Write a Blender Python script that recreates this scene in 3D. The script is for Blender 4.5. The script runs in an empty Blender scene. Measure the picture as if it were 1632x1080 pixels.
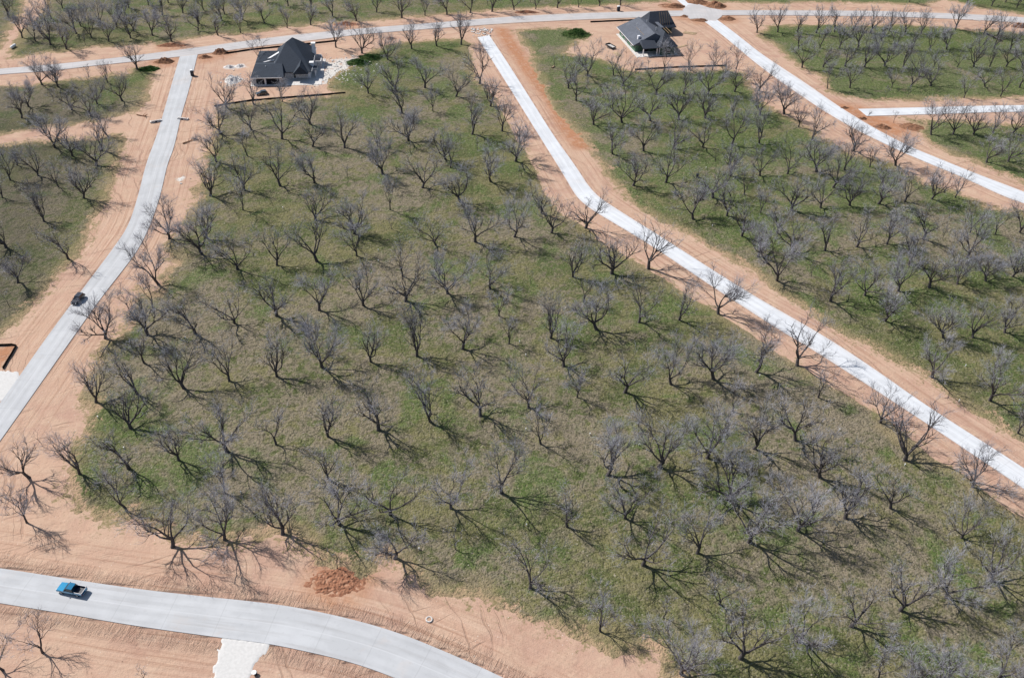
import bpy, bmesh, math, random
import numpy as np
from mathutils import Vector, Matrix, noise as mnoise
PI = math.pi
scene = bpy.context.scene
COL = scene.collection
rnd = random.Random(7)
H = 130.0
SUN_EL, SUN_AZ = 45.0, -30.0          # elevation, direction the shadows fall (degrees from +X)
EXPOSURE = 0.35
# positions on the ground, in metres
TREES = """
63.2 71.7 L 0 0 1 1 0.97 0
-57.8 72.7 S 8 1 1 1 0.98 0
69.8 73.4 L 0 0 2 1 0.96 0
-80.8 74.1 M 8 1 2 1 0.93 0
80.0 75.2 L 0 0 2 2 0.94 0
60.3 75.5 M 0 0 3 1 0.98 0
28.5 75.8 L 0 0 4 1 1.04 0
-75.9 77.4 M 8 1 2 2 0.95 0
38.7 78.7 L 0 0 4 2 1.03 0
69.9 78.7 S 0 0 3 2 0.97 0
48.8 82.0 L 0 0 4 3 1.02 0
15.9 83.1 M 0 0 5 1 1.06 0
58.7 85.0 L 0 0 4 4 1.00 0
26.8 86.0 S 0 0 5 2 1.06 0
68.3 88.4 L 0 0 4 5 0.99 0
37.0 89.0 M 0 0 5 3 1.05 0
77.3 91.1 L 0 0 4 6 0.97 0
4.0 91.4 L 0 0 6 1 1.08 0
-30.6 94.8 S 0 1 7 1 1.07 0
86.6 94.8 L 0 0 4 7 0.95 0
24.5 96.9 L 0 0 6 2 1.08 0
-20.5 97.3 L 0 0 7 2 1.08 0
-61.4 98.9 L 0 1 8 1 1.02 0
-9.6 99.5 S 0 0 7 3 1.09 0
34.8 99.7 L 0 0 6 3 1.07 0
-52.4 100.7 L 0 0 8 2 1.04 0
-42.0 102.3 L 0 0 8 3 1.06 0
44.9 102.5 L 0 0 6 4 1.06 0
-90.3 103.8 M 0 1 9 1 0.96 0
85.2 104.4 L 0 0 5 4 0.97 0
-31.8 104.7 L 0 0 8 4 1.08 0
11.1 105.1 M 0 0 7 4 1.10 0
54.7 105.4 L 0 0 6 5 1.04 0
93.9 107.1 S 0 0 5 5 0.95 0
-22.5 107.4 L 0 0 8 5 1.09 0
22.2 107.5 L 0 0 7 5 1.09 0
-73.3 107.8 M 0 0 9 2 1.01 0
64.5 108.4 L 0 0 6 6 1.03 0
-11.1 109.1 L 0 0 8 6 1.10 0
74.1 111.2 L 0 0 6 7 1.01 0
-55.4 111.9 M 0 0 9 3 1.05 0
42.7 112.7 L 0 0 7 6 1.07 0
-1.5 113.3 L 0 0 8 7 1.11 0
-94.8 114.9 L 0 1 10 1 0.96 0
-35.8 116.0 M 0 0 9 4 1.09 0
-85.3 116.0 L 0 0 10 2 0.99 0
92.3 117.1 L 0 0 6 8 0.97 0
-76.2 117.8 L 0 0 10 3 1.01 0
19.6 118.3 L 0 0 8 8 1.11 0
62.4 118.9 L 0 0 7 7 1.04 0
-66.9 120.2 L 0 0 10 4 1.04 0
30.2 121.0 L 0 0 8 9 1.10 0
-57.7 122.7 L 0 0 10 5 1.06 0
40.5 123.7 L 0 0 8 10 1.09 0
81.4 124.1 L 0 0 7 8 1.01 0
-97.0 124.7 S 0 1 11 1 0.97 0
-48.3 125.1 M 0 0 10 6 1.08 0
50.6 126.5 L 0 0 8 11 1.07 0
6.4 126.7 M 0 0 9 5 1.12 0
-38.0 127.7 L 0 0 10 7 1.10 0
-79.7 129.0 L 0 0 11 2 1.02 0
60.0 129.1 L 0 0 8 12 1.06 0
-27.8 129.9 L 0 0 10 8 1.11 0
27.3 132.3 S 0 0 9 6 1.11 0
108.3 132.6 M 1 0 1 1 0.95 0
-17.2 132.9 L 0 0 10 9 1.12 0
-6.5 134.6 L 0 0 10 10 1.13 0
79.7 135.0 L 0 0 8 13 1.02 0
-90.0 136.7 L 0 0 12 1 1.00 0
3.9 137.5 L 0 0 10 11 1.13 0
48.5 137.7 M 0 0 9 7 1.09 0
-82.0 139.5 L 0 0 12 2 1.02 0
14.6 141.2 M 0 0 10 12 1.12 0
-72.3 141.6 L 0 0 12 3 1.04 0
68.4 142.7 M 0 0 9 8 1.05 0
106.6 142.7 L 1 0 2 1 0.96 0
-20.2 142.8 M 0 0 11 3 1.12 0
25.4 143.1 L 0 0 10 13 1.12 0
-63.1 144.3 L 0 0 12 4 1.06 0
114.9 145.1 M 1 0 2 2 0.94 0
36.1 146.1 L 0 0 10 14 1.11 0
-52.9 146.3 L 0 0 12 5 1.08 0
46.0 148.3 L 0 0 10 15 1.09 0
-43.2 149.7 L 0 0 12 6 1.10 0
-84.1 149.9 M 0 0 13 1 1.02 0
96.5 150.3 L 1 0 3 1 0.99 0
56.2 150.9 L 0 0 10 16 1.08 0
12.0 151.6 L 0 0 11 4 1.13 0
-32.5 152.0 L 0 0 12 7 1.11 0
66.3 153.5 L 0 0 10 17 1.06 0
-22.1 154.3 L 0 0 12 8 1.12 0
-11.6 157.3 L 0 0 12 9 1.13 0
-96.3 158.8 L 0 1 14 1 1.00 0
-0.7 159.5 M 0 0 12 10 1.13 0
43.5 159.6 S 0 0 11 5 1.10 0
-86.7 160.0 L 0 0 14 2 1.02 0
-75.7 161.0 L 0 0 14 3 1.05 0
9.3 162.0 L 0 0 12 11 1.13 0
104.6 165.0 L 1 0 4 1 0.98 0
111.8 165.2 L 1 0 4 2 0.96 0
-67.5 165.4 L 0 0 14 4 1.06 0
20.6 165.6 L 0 0 12 12 1.13 0
120.5 167.4 L 1 0 4 3 0.94 0
-57.9 168.6 L 0 0 14 5 1.08 0
31.1 168.8 L 0 0 12 13 1.12 0
41.2 170.1 L 0 0 12 14 1.11 0
-124.3 170.2 S 7 0 1 1 0.93 0
-3.3 170.3 M 0 0 13 2 1.13 0
-89.2 170.9 M 0 0 15 1 1.02 0
-48.0 171.3 L 0 0 14 6 1.10 0
92.5 171.4 L 1 0 5 1 1.01 0
51.4 172.7 L 0 0 12 15 1.09 0
-37.4 173.6 L 0 0 14 7 1.11 0
-27.0 175.7 L 0 0 14 8 1.12 0
17.9 176.8 M 0 0 13 3 1.13 0
-16.6 179.2 L 0 0 14 9 1.13 0
81.1 179.2 L 1 0 6 1 1.04 0
-127.0 180.5 L 7 0 2 1 0.93 0
-91.1 181.0 L 0 0 16 1 1.02 0
38.6 181.3 S 0 0 13 4 1.11 0
-5.9 181.7 L 0 0 14 10 1.13 0
90.7 182.0 L 1 0 6 2 1.02 0
100.0 184.1 L 1 0 6 3 1.00 0
4.5 184.5 S 0 0 14 11 1.13 0
108.8 186.2 L 1 0 6 4 0.98 0
-28.8 186.4 M 0 0 15 2 1.12 0
15.7 187.9 L 0 0 14 12 1.13 0
116.9 187.9 L 1 0 6 5 0.96 0
69.4 188.0 L 1 0 7 1 1.06 0
-72.7 188.3 L 0 0 16 2 1.06 0
125.1 189.7 L 1 0 6 6 0.94 0
26.0 189.7 L 0 0 14 13 1.12 0
79.0 190.0 S 1 0 7 2 1.05 0
-129.3 190.2 S 7 0 3 1 0.93 0
-62.8 190.5 L 0 0 16 3 1.08 0
-80.2 190.7 S 0 0 17 3 1.04 0
-118.7 191.7 L 7 0 3 2 0.96 0
133.2 192.0 L 1 0 6 7 0.92 0
36.1 192.4 L 0 0 14 14 1.11 0
-52.6 192.8 L 0 0 16 4 1.09 0
-83.8 194.9 L 0 0 17 2 1.04 0
-42.4 195.9 M 0 0 16 5 1.10 0
-137.5 196.6 L 7 0 4 1 0.91 0
107.1 196.7 L 1 0 7 3 0.99 0
66.7 199.3 L 1 0 8 1 1.07 0
124.6 200.9 L 1 0 7 4 0.95 0
-130.8 201.0 S 7 0 4 2 0.93 0
76.9 201.3 L 1 0 8 2 1.05 0
-21.3 201.5 L 0 0 16 6 1.12 0
-95.2 202.5 L 0 0 17 1 1.02 0
86.0 202.8 L 1 0 8 3 1.03 0
-84.8 203.0 L 0 0 18 1 1.04 0
-10.7 204.0 L 0 0 16 7 1.12 0
95.5 205.2 L 1 0 8 4 1.01 0
104.4 206.8 L 1 0 8 5 0.99 0
0.1 206.9 L 0 0 16 8 1.13 0
-44.8 207.0 L 0 0 17 4 1.10 0
10.5 209.4 L 0 0 16 9 1.12 0
64.4 209.6 L 1 0 9 1 1.07 0
-34.4 209.7 S 0 0 17 5 1.11 0
115.7 209.8 L 1 0 8 6 0.97 0
121.3 210.0 S 1 0 8 7 0.96 0
-133.2 210.3 L 7 0 5 1 0.93 0
74.6 211.3 M 1 0 9 2 1.05 0
20.4 212.4 L 0 0 16 10 1.12 0
137.5 213.3 M 1 0 8 9 0.92 0
130.7 213.8 M 1 0 8 8 0.93 0
-56.8 213.8 L 0 0 18 2 1.08 0
145.1 214.7 L 1 0 8 10 0.90 0
52.0 218.5 L 1 0 10 1 1.09 0
-78.9 218.6 M 0 0 19 1 1.05 0
7.8 220.0 M 0 0 17 6 1.12 0
-36.4 220.4 M 0 0 18 3 1.10 0
62.1 220.7 L 1 0 10 2 1.07 0
127.7 221.7 S 1 0 9 3 0.94 0
72.4 222.5 M 1 0 10 3 1.06 0
-151.0 223.0 M 7 0 7 1 0.89 0
-127.3 223.7 L 7 0 6 1 0.95 0
82.0 224.4 L 1 0 10 4 1.04 0
-16.0 225.7 L 0 0 18 4 1.11 0
91.1 226.2 L 1 0 10 5 1.02 0
-90.6 226.4 L 0 0 20 1 1.02 0
-145.0 226.9 S 7 0 7 2 0.90 0
100.3 228.0 L 1 0 10 6 1.00 0
109.4 229.5 L 1 0 10 7 0.99 0
-137.3 229.9 M 7 0 7 3 0.92 0
-81.5 230.4 L 0 0 20 2 1.04 0
117.7 231.0 L 1 0 10 8 0.97 0
59.8 231.1 L 1 0 11 1 1.07 0
126.5 232.9 L 1 0 10 9 0.95 0
-71.2 233.1 L 0 0 20 3 1.06 0
69.8 233.4 M 1 0 11 2 1.06 0
-153.6 233.6 M 7 0 8 1 0.89 0
-28.2 233.8 L 0 0 19 2 1.10 0
134.2 234.2 M 1 0 10 10 0.93 0
-61.4 235.6 L 0 0 20 4 1.07 0
-146.5 236.7 L 7 0 8 2 0.90 0
36.3 237.7 L 1 0 12 1 1.10 0
-7.5 238.7 L 0 0 19 3 1.11 0
-51.6 239.0 S 0 0 20 5 1.08 0
98.3 239.1 L 1 0 11 3 1.01 0
46.7 240.1 L 1 0 12 2 1.08 0
-139.4 240.4 S 7 0 8 3 0.92 0
2.4 241.5 S 0 0 19 4 1.11 0
-41.3 241.9 L 0 0 20 6 1.09 0
-155.7 243.0 M 7 0 9 1 0.88 0
-131.4 244.0 L 7 0 8 4 0.94 0
67.8 245.2 L 1 0 12 3 1.06 0
77.1 245.5 L 1 0 12 4 1.04 0
-20.6 247.0 M 0 0 20 7 1.10 0
86.1 247.2 L 1 0 12 5 1.03 0
-94.7 247.7 L 0 0 22 1 1.01 0
95.9 249.0 L 1 0 12 6 1.01 0
-141.2 249.8 L 7 0 9 2 0.92 0
105.2 250.8 L 1 0 12 7 0.99 0
-86.0 252.1 M 0 0 22 2 1.03 0
0.1 252.3 L 0 0 20 8 1.10 0
33.4 252.5 S 1 0 13 1 1.09 0
-22.4 252.5 L 0 0 21 2 1.10 0
113.9 252.8 M 1 0 12 8 0.97 0
-133.2 253.6 L 7 0 9 3 0.93 0
122.7 254.2 L 1 0 12 9 0.96 0
64.6 254.5 S 1 0 13 2 1.06 0
-33.5 255.1 S 0 0 21 1 1.09 0
-149.1 255.6 L 7 0 10 1 0.90 0
153.5 257.7 L 3 0 1 1 0.89 0
161.0 258.6 L 3 0 1 2 0.87 0
31.7 258.8 L 1 0 14 1 1.09 0
-55.9 259.1 L 0 0 22 4 1.07 0
-12.4 259.8 S 0 0 21 3 1.10 0
-66.6 259.9 L 0 0 22 3 1.05 0
-45.5 260.8 M 0 0 22 5 1.08 0
42.1 261.2 L 1 0 14 2 1.08 0
52.5 263.2 L 1 0 14 3 1.07 0
112.0 264.1 L 1 1 13 3 0.98 0
-77.7 264.6 L 0 0 23 1 1.04 0
62.1 265.0 L 1 0 14 4 1.06 0
-35.7 265.5 L 0 0 22 6 1.08 0
-136.4 265.7 M 7 1 10 2 0.93 0
170.0 266.5 M 3 0 2 1 0.85 0
72.3 266.8 L 1 0 14 5 1.04 0
-98.9 268.1 L 0 0 24 1 1.00 0
81.7 268.3 L 1 0 14 6 1.03 0
90.9 269.6 S 1 0 14 7 1.01 0
-14.8 270.9 L 0 0 22 7 1.09 0
-89.5 271.4 L 0 0 24 2 1.01 0
100.2 271.7 L 1 0 14 8 1.00 0
-4.7 273.9 L 0 0 22 8 1.09 0
59.0 275.7 S 1 0 15 1 1.05 0
-70.5 276.5 L 0 0 24 3 1.04 0
-169.7 276.8 L 6 0 2 1 0.85 0
142.7 277.6 L 3 0 3 1 0.91 0
150.3 278.2 L 3 0 3 2 0.89 0
78.9 278.3 S 1 0 15 2 1.03 0
157.6 278.5 L 3 0 3 3 0.88 0
-146.7 279.2 L 6 0 1 1 0.90 0
164.9 279.6 M 3 0 3 4 0.86 0
171.6 280.1 L 3 0 3 5 0.85 0
26.8 280.3 L 1 0 16 1 1.08 0
98.1 281.7 M 1 0 15 3 1.00 0
36.9 282.5 L 1 0 16 2 1.07 0
-155.3 284.1 L 6 0 2 2 0.88 0
47.1 284.2 L 1 0 16 3 1.06 0
57.0 285.8 L 1 0 16 4 1.05 0
-171.4 286.1 L 6 0 3 1 0.85 0
-40.3 286.6 L 0 0 24 4 1.07 0
132.9 286.8 S 3 1 4 1 0.93 0
66.6 287.5 L 1 0 16 5 1.04 0
140.8 287.9 S 3 0 4 2 0.91 0
-102.4 288.4 L 0 0 26 1 0.99 0
-29.6 288.9 M 0 0 24 5 1.07 0
-148.6 289.5 L 6 0 2 3 0.90 0
76.5 289.6 M 1 0 16 6 1.03 0
86.6 290.9 L 1 0 16 7 1.01 0
-165.1 291.5 S 6 0 3 2 0.86 0
-93.5 291.5 M 0 0 26 2 1.00 0
95.6 292.2 L 1 1 16 8 1.00 0
-140.9 292.6 L 6 0 2 4 0.91 0
34.5 292.7 M 1 0 17 1 1.07 0
-181.2 293.6 S 6 0 4 1 0.83 0
-9.4 294.0 L 0 0 24 6 1.07 0
-83.9 294.3 M 0 0 26 3 1.01 0
54.2 295.9 S 1 0 17 2 1.05 0
21.7 300.5 L 1 0 18 1 1.07 0
-22.2 302.0 L 0 0 25 1 1.07 0
-54.3 302.9 L 0 0 26 4 1.04 0
31.6 303.4 S 1 0 18 2 1.06 0
-168.4 303.5 L 6 0 4 2 0.86 0
42.5 304.9 S 1 0 18 3 1.05 0
-174.9 305.1 L 6 0 5 1 0.84 0
-44.7 305.8 L 0 0 26 5 1.05 0
51.9 306.8 L 1 0 18 4 1.04 0
136.6 307.6 S 2 0 1 1 0.92 0
-151.9 308.1 M 6 0 4 3 0.89 0
62.0 308.3 L 1 0 18 5 1.03 0
71.0 308.7 L 1 0 18 6 1.02 0
145.2 309.1 S 2 0 1 2 0.90 0
-34.2 309.3 L 0 0 26 6 1.05 0
166.6 309.6 M 2 0 1 3 0.86 0
81.4 311.2 L 1 0 18 7 1.01 0
19.3 311.3 L 1 0 19 1 1.06 0
181.1 311.5 M 2 0 1 4 0.82 0
90.8 312.6 L 1 1 18 8 0.99 0
-161.2 313.8 S 6 1 5 2 0.87 0
-14.0 314.3 L 0 0 26 7 1.06 0
39.7 314.8 L 1 0 19 2 1.05 0
117.4 316.0 M 2 0 2 1 0.95 0
49.8 316.8 S 1 0 19 3 1.04 0
126.2 316.9 L 2 0 2 2 0.93 0
142.4 318.0 M 2 0 2 3 0.90 0
-154.4 318.5 S 6 1 5 3 0.88 0
150.3 319.9 L 2 0 2 4 0.89 0
158.0 320.0 L 2 0 2 5 0.87 0
178.9 320.2 L 2 0 2 6 0.83 0
192.1 320.4 L 2 0 2 7 0.80 0
-145.5 321.3 L 6 0 5 4 0.90 0
79.2 321.9 M 1 0 19 4 1.00 0
88.2 323.4 S 1 0 19 5 0.99 0
27.1 323.6 L 1 0 20 1 1.05 0
37.2 324.6 M 1 0 20 2 1.04 0
46.9 326.7 S 1 0 20 3 1.03 0
57.0 328.1 M 1 0 20 4 1.02 0
157.1 329.8 L 2 0 3 1 0.87 0
14.8 331.4 S 1 0 21 1 1.05 0
-100.9 331.4 M 4 1 1 1 0.97 0
67.4 331.6 M 1 0 20 5 1.01 0
76.7 332.0 M 1 0 20 6 1.00 0
86.2 333.6 M 1 1 20 7 0.99 0
-51.3 336.1 L 0 0 27 1 1.02 0
113.0 336.4 L 2 0 4 1 0.95 0
121.6 337.3 L 2 0 4 2 0.93 0
138.3 338.2 L 2 0 4 4 0.90 0
130.6 338.3 L 2 0 4 3 0.92 0
165.7 338.5 M 2 0 4 7 0.85 0
154.0 338.9 L 2 0 4 6 0.88 0
146.7 339.4 L 2 0 4 5 0.89 0
175.8 339.9 M 2 0 4 8 0.83 0
-180.6 340.7 L 4 0 4 1 0.82 1
182.8 340.7 L 2 0 4 9 0.82 0
189.3 341.1 M 2 0 4 10 0.80 0
202.2 341.2 L 2 0 4 12 0.78 0
196.0 341.4 L 2 0 4 11 0.79 0
-62.6 342.9 L 0 1 28 1 1.01 0
-188.7 344.8 L 4 0 5 1 0.81 1
-174.8 345.5 S 4 0 4 2 0.84 0
121.9 347.2 S 2 0 5 1 0.93 0
-43.2 348.4 L 0 0 28 2 1.02 1
-196.4 348.5 L 4 0 6 1 0.79 1
-74.0 348.6 L 4 1 2 1 0.99 1
-167.0 349.6 L 4 0 4 3 0.85 1
-142.2 351.8 L 4 0 3 1 0.89 1
-33.1 352.1 L 0 0 28 3 1.02 1
-203.6 352.3 L 4 0 7 1 0.78 1
-175.7 353.6 L 4 0 5 2 0.83 1
-23.2 354.0 L 0 0 28 4 1.03 1
-159.7 354.2 L 4 0 4 4 0.86 1
191.2 356.5 M 2 0 6 10 0.80 0
116.6 356.6 M 2 0 6 1 0.93 1
125.6 357.7 L 2 0 6 2 0.92 1
-151.9 357.9 L 4 0 4 5 0.88 1
-183.7 358.1 L 4 0 6 2 0.81 1
133.8 358.1 L 2 0 6 3 0.90 1
-198.5 358.2 M 4 0 7 2 0.78 1
149.7 358.6 M 2 0 6 5 0.88 1
164.2 358.6 M 2 0 6 7 0.85 0
171.9 359.2 L 2 0 6 8 0.84 1
157.4 359.3 L 2 0 6 6 0.86 1
178.9 359.3 L 2 0 6 9 0.82 0
142.1 359.5 L 2 0 6 4 0.89 1
-125.2 359.8 L 4 1 3 2 0.92 1
206.3 361.0 L 2 0 6 12 0.77 1
199.7 361.6 M 2 0 6 11 0.78 1
-161.1 362.2 M 4 0 5 3 0.86 1
-116.4 362.5 L 4 0 3 3 0.93 1
-134.9 364.1 L 4 0 4 6 0.90 1
-170.0 366.7 L 4 0 6 3 0.84 1
-185.2 366.8 M 4 0 7 3 0.81 1
154.6 367.7 M 2 0 7 1 0.86 1
-200.5 368.0 M 4 0 8 1 0.78 1
-98.5 370.1 L 4 1 3 4 0.95 1
-178.6 371.2 L 4 0 7 4 0.82 1
-136.7 372.5 M 4 0 5 4 0.90 1
-155.0 374.0 M 4 0 6 4 0.86 1
-89.3 374.1 M 4 0 3 5 0.96 1
-186.6 374.8 M 4 0 8 2 0.81 1
-201.2 375.0 L 4 0 9 1 0.78 1
-109.3 375.1 M 4 0 4 7 0.93 1
103.2 375.3 L 2 1 8 1 0.94 1
-171.6 375.7 M 4 0 7 5 0.83 1
-220.2 376.0 M 4 1 10 1 0.74 1
129.0 376.1 L 2 0 8 4 0.90 1
112.3 376.2 L 2 0 8 2 0.93 1
121.1 376.7 L 2 0 8 3 0.92 1
207.7 377.0 M 2 0 8 12 0.76 1
174.6 377.2 L 2 0 8 10 0.83 1
152.8 377.4 L 2 0 8 7 0.86 1
137.3 377.6 L 2 0 8 5 0.89 1
-128.5 377.6 M 4 0 5 5 0.91 1
202.1 378.1 M 2 0 8 11 0.77 1
168.2 378.2 M 2 0 8 9 0.84 1
-119.6 378.6 L 4 0 5 6 0.92 1
146.0 379.6 M 2 0 8 6 0.87 1
161.7 379.9 M 2 0 8 8 0.85 1
-70.5 380.1 L 4 0 3 6 0.98 1
-156.1 382.8 L 4 0 7 6 0.86 1
-172.5 383.0 M 4 0 8 3 0.83 1
191.9 383.6 L 2 0 9 1 0.79 1
-81.7 385.0 L 4 0 4 8 0.96 1
-51.3 385.4 L 4 0 3 7 0.99 1
-129.5 385.4 M 4 0 6 5 0.90 1
-223.0 386.0 S 4 1 11 1 0.73 0
-148.0 386.0 L 4 0 7 7 0.87 1
-215.5 388.6 S 4 1 11 2 0.75 0
-41.4 388.8 L 4 0 3 8 0.99 1
-202.5 389.3 M 4 0 10 2 0.77 1
-140.1 390.2 M 4 0 7 8 0.88 1
-92.5 390.8 M 4 0 5 7 0.95 1
-173.7 391.0 M 4 0 9 2 0.82 1
-31.8 391.0 L 4 0 3 9 0.99 1
-63.2 391.9 M 4 0 4 9 0.97 1
-21.6 393.8 L 4 1 3 10 0.99 1
-166.3 395.3 M 4 0 9 3 0.84 1
-197.3 395.7 S 4 0 10 3 0.78 0
-11.8 396.0 L 4 1 3 11 0.99 1
-104.1 397.8 M 4 0 6 6 0.93 1
-1.9 398.8 L 4 0 3 12 0.99 1
-158.5 399.1 M 4 0 9 4 0.85 1
7.9 400.4 M 4 1 3 13 0.99 1
-114.2 402.3 M 4 0 7 9 0.91 1
17.8 402.7 L 4 1 3 14 0.99 1
-13.9 403.7 S 4 0 4 10 0.99 0
27.5 404.2 M 4 1 3 15 0.98 1
37.3 406.3 M 4 1 3 16 0.98 1
47.0 408.1 M 4 1 3 17 0.97 1
5.5 409.4 S 4 0 4 11 0.98 0
233.0 415.2 M 5 0 1 5 0.70 1
221.9 416.9 M 5 0 1 3 0.72 1
210.8 418.6 M 5 0 1 2 0.74 1
184.6 420.6 M 5 0 1 1 0.79 1
231.2 423.3 M 5 0 1 4 0.70 1
"""
BLOCKS = ['central', 'right', 'far right', 'small right', 'far back', 'far corner', 'upper left', 'lower left', 'bottom']
GRASS = {
 'central': [(-106.1,291.1),(-62.7,303.0),(-70.0,306.7),(-69.7,318.6),(-62.8,332.8),(-59.3,343.0),(-55.4,352.2),(-45.6,357.1),(-23.7,361.2),(-19.0,355.6),(-20.5,349.9),(-18.4,343.1),(-16.7,324.3),(-13.5,315.3),(-8.6,301.6),(-2.0,276.8),(3.5,258.7),(6.7,244.3),(8.5,232.4),(13.1,221.1),(20.7,212.3),(25.6,203.9),(33.4,196.0),(39.8,188.0),(46.9,178.2),(53.8,170.3),(58.8,163.5),(65.7,154.8),(72.8,146.1),(80.1,137.7),(84.4,131.9),(86.6,125.2),(88.6,123.5),(90.7,122.3),(93.0,118.0),(96.6,112.0),(99.0,108.8),(108.1,96.8),(92.1,66.0),(33.1,64.8),(27.8,75.0),(26.0,77.3),(22.2,79.2),(18.2,80.6),(14.3,81.5),(10.2,82.2),(2.0,85.8),(-2.0,87.0),(-7.8,90.2),(-15.1,92.0),(-19.1,95.2),(-21.5,97.1),(-23.1,96.1),(-23.6,93.5),(-26.0,93.3),(-29.7,95.0),(-34.6,96.1),(-37.9,98.9),(-40.0,101.0),(-43.6,101.2),(-47.5,100.7),(-50.8,99.3),(-54.2,98.5),(-60.1,100.2),(-63.1,101.2),(-67.4,104.7),(-71.0,106.5),(-72.3,103.3),(-77.1,103.9),(-82.0,106.9),(-83.3,108.1),(-86.6,112.2),(-87.7,115.6),(-88.7,122.9),(-89.4,127.2),(-90.2,131.7),(-92.3,136.1),(-93.8,141.7),(-96.6,151.8),(-95.5,156.7),(-94.4,158.8),(-95.0,168.4),(-96.7,179.7),(-90.6,177.7),(-92.2,185.0),(-90.4,190.3),(-93.7,195.0),(-95.6,202.2),(-93.8,208.1),(-93.8,218.2),(-95.3,227.6),(-96.2,236.5),(-98.5,243.5),(-100.0,252.2),(-101.7,268.1),(-104.5,280.7)],
 'right': [(0.1,373.8),(12.1,376.8),(21.6,376.5),(30.4,364.1),(20.7,354.1),(19.2,347.1),(34.1,341.0),(46.2,329.3),(83.5,333.7),(89.2,329.5),(89.5,303.4),(94.9,292.8),(102.6,279.9),(105.5,269.9),(110.7,261.8),(121.8,256.6),(128.4,245.4),(135.6,237.3),(142.6,230.0),(151.3,225.5),(164.8,205.6),(117.0,113.9),(108.4,129.7),(104.7,134.9),(99.1,143.1),(95.6,148.4),(89.1,156.8),(81.1,165.2),(74.5,174.2),(66.4,187.7),(58.8,197.8),(51.3,206.8),(43.3,215.9),(34.9,226.6),(30.6,238.4),(28.0,250.1),(25.2,257.0),(21.8,272.4),(14.0,291.8),(9.7,313.4),(6.8,329.9),(6.2,344.3),(2.9,354.6),(-2.3,371.0)],
 'far right': [(109.3,385.3),(162.0,389.1),(187.2,387.3),(197.0,384.6),(214.8,384.8),(221.5,382.0),(255.2,379.2),(221.3,314.1),(189.7,311.1),(169.6,309.4),(144.4,306.8),(128.8,305.2),(121.9,308.0),(116.3,313.8),(118.3,326.6),(117.0,330.3),(112.6,335.1),(109.8,346.3),(106.8,360.1),(103.1,372.5)],
 'small right': [(137.3,290.5),(146.5,290.4),(179.0,287.2),(206.4,285.4),(174.7,224.6),(159.4,243.4),(157.2,247.4),(151.3,254.3),(147.1,261.1),(141.5,267.2),(139.2,276.1),(142.2,283.6)],
 'far back': [(-199.0,329.8),(-194.2,333.3),(-186.9,336.0),(-180.4,338.9),(-171.2,344.0),(-157.0,346.9),(-146.6,348.8),(-137.9,352.9),(-129.6,359.1),(-123.3,360.4),(-109.8,363.9),(-100.2,370.6),(-83.6,375.4),(-70.2,379.3),(-59.4,383.1),(-48.2,386.2),(-32.4,390.4),(-18.0,395.1),(-5.4,397.9),(11.1,401.8),(33.6,406.2),(52.5,410.4),(69.9,414.6),(79.7,468.1),(-239.0,447.3),(-212.3,396.1),(-207.5,375.6),(-207.3,360.1)],
 'path side': [(-222.3,326.0),(-207.0,340.1),(-212.0,356.1),(-214.9,370.4),(-216.2,381.6),(-243.2,447.0),(-284.2,444.3)],
 'far corner': [(89.3,416.7),(109.4,414.2),(144.8,418.1),(172.2,417.9),(192.3,416.4),(202.1,427.1),(214.9,414.2),(224.9,410.3),(232.1,405.5),(262.9,393.9),(309.3,483.1),(96.1,469.1)],
 'upper left': [(-213.0,295.4),(-189.9,303.8),(-175.3,305.7),(-166.5,312.6),(-156.5,314.3),(-153.7,317.5),(-148.8,317.7),(-148.9,323.6),(-140.7,325.0),(-137.3,318.3),(-136.2,309.3),(-133.6,293.1),(-133.2,283.5),(-139.0,279.2),(-147.9,273.8),(-162.6,269.2),(-171.1,264.1),(-191.4,255.4)],
 'lower left': [(-189.5,252.0),(-168.3,258.2),(-153.6,261.1),(-140.9,264.0),(-132.1,266.7),(-127.2,257.7),(-123.7,241.1),(-120.1,220.8),(-117.8,205.0),(-116.8,193.3),(-117.9,187.9),(-117.8,177.7),(-118.8,166.1),(-120.9,162.1),(-121.4,158.9),(-130.1,141.9)],
}
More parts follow.
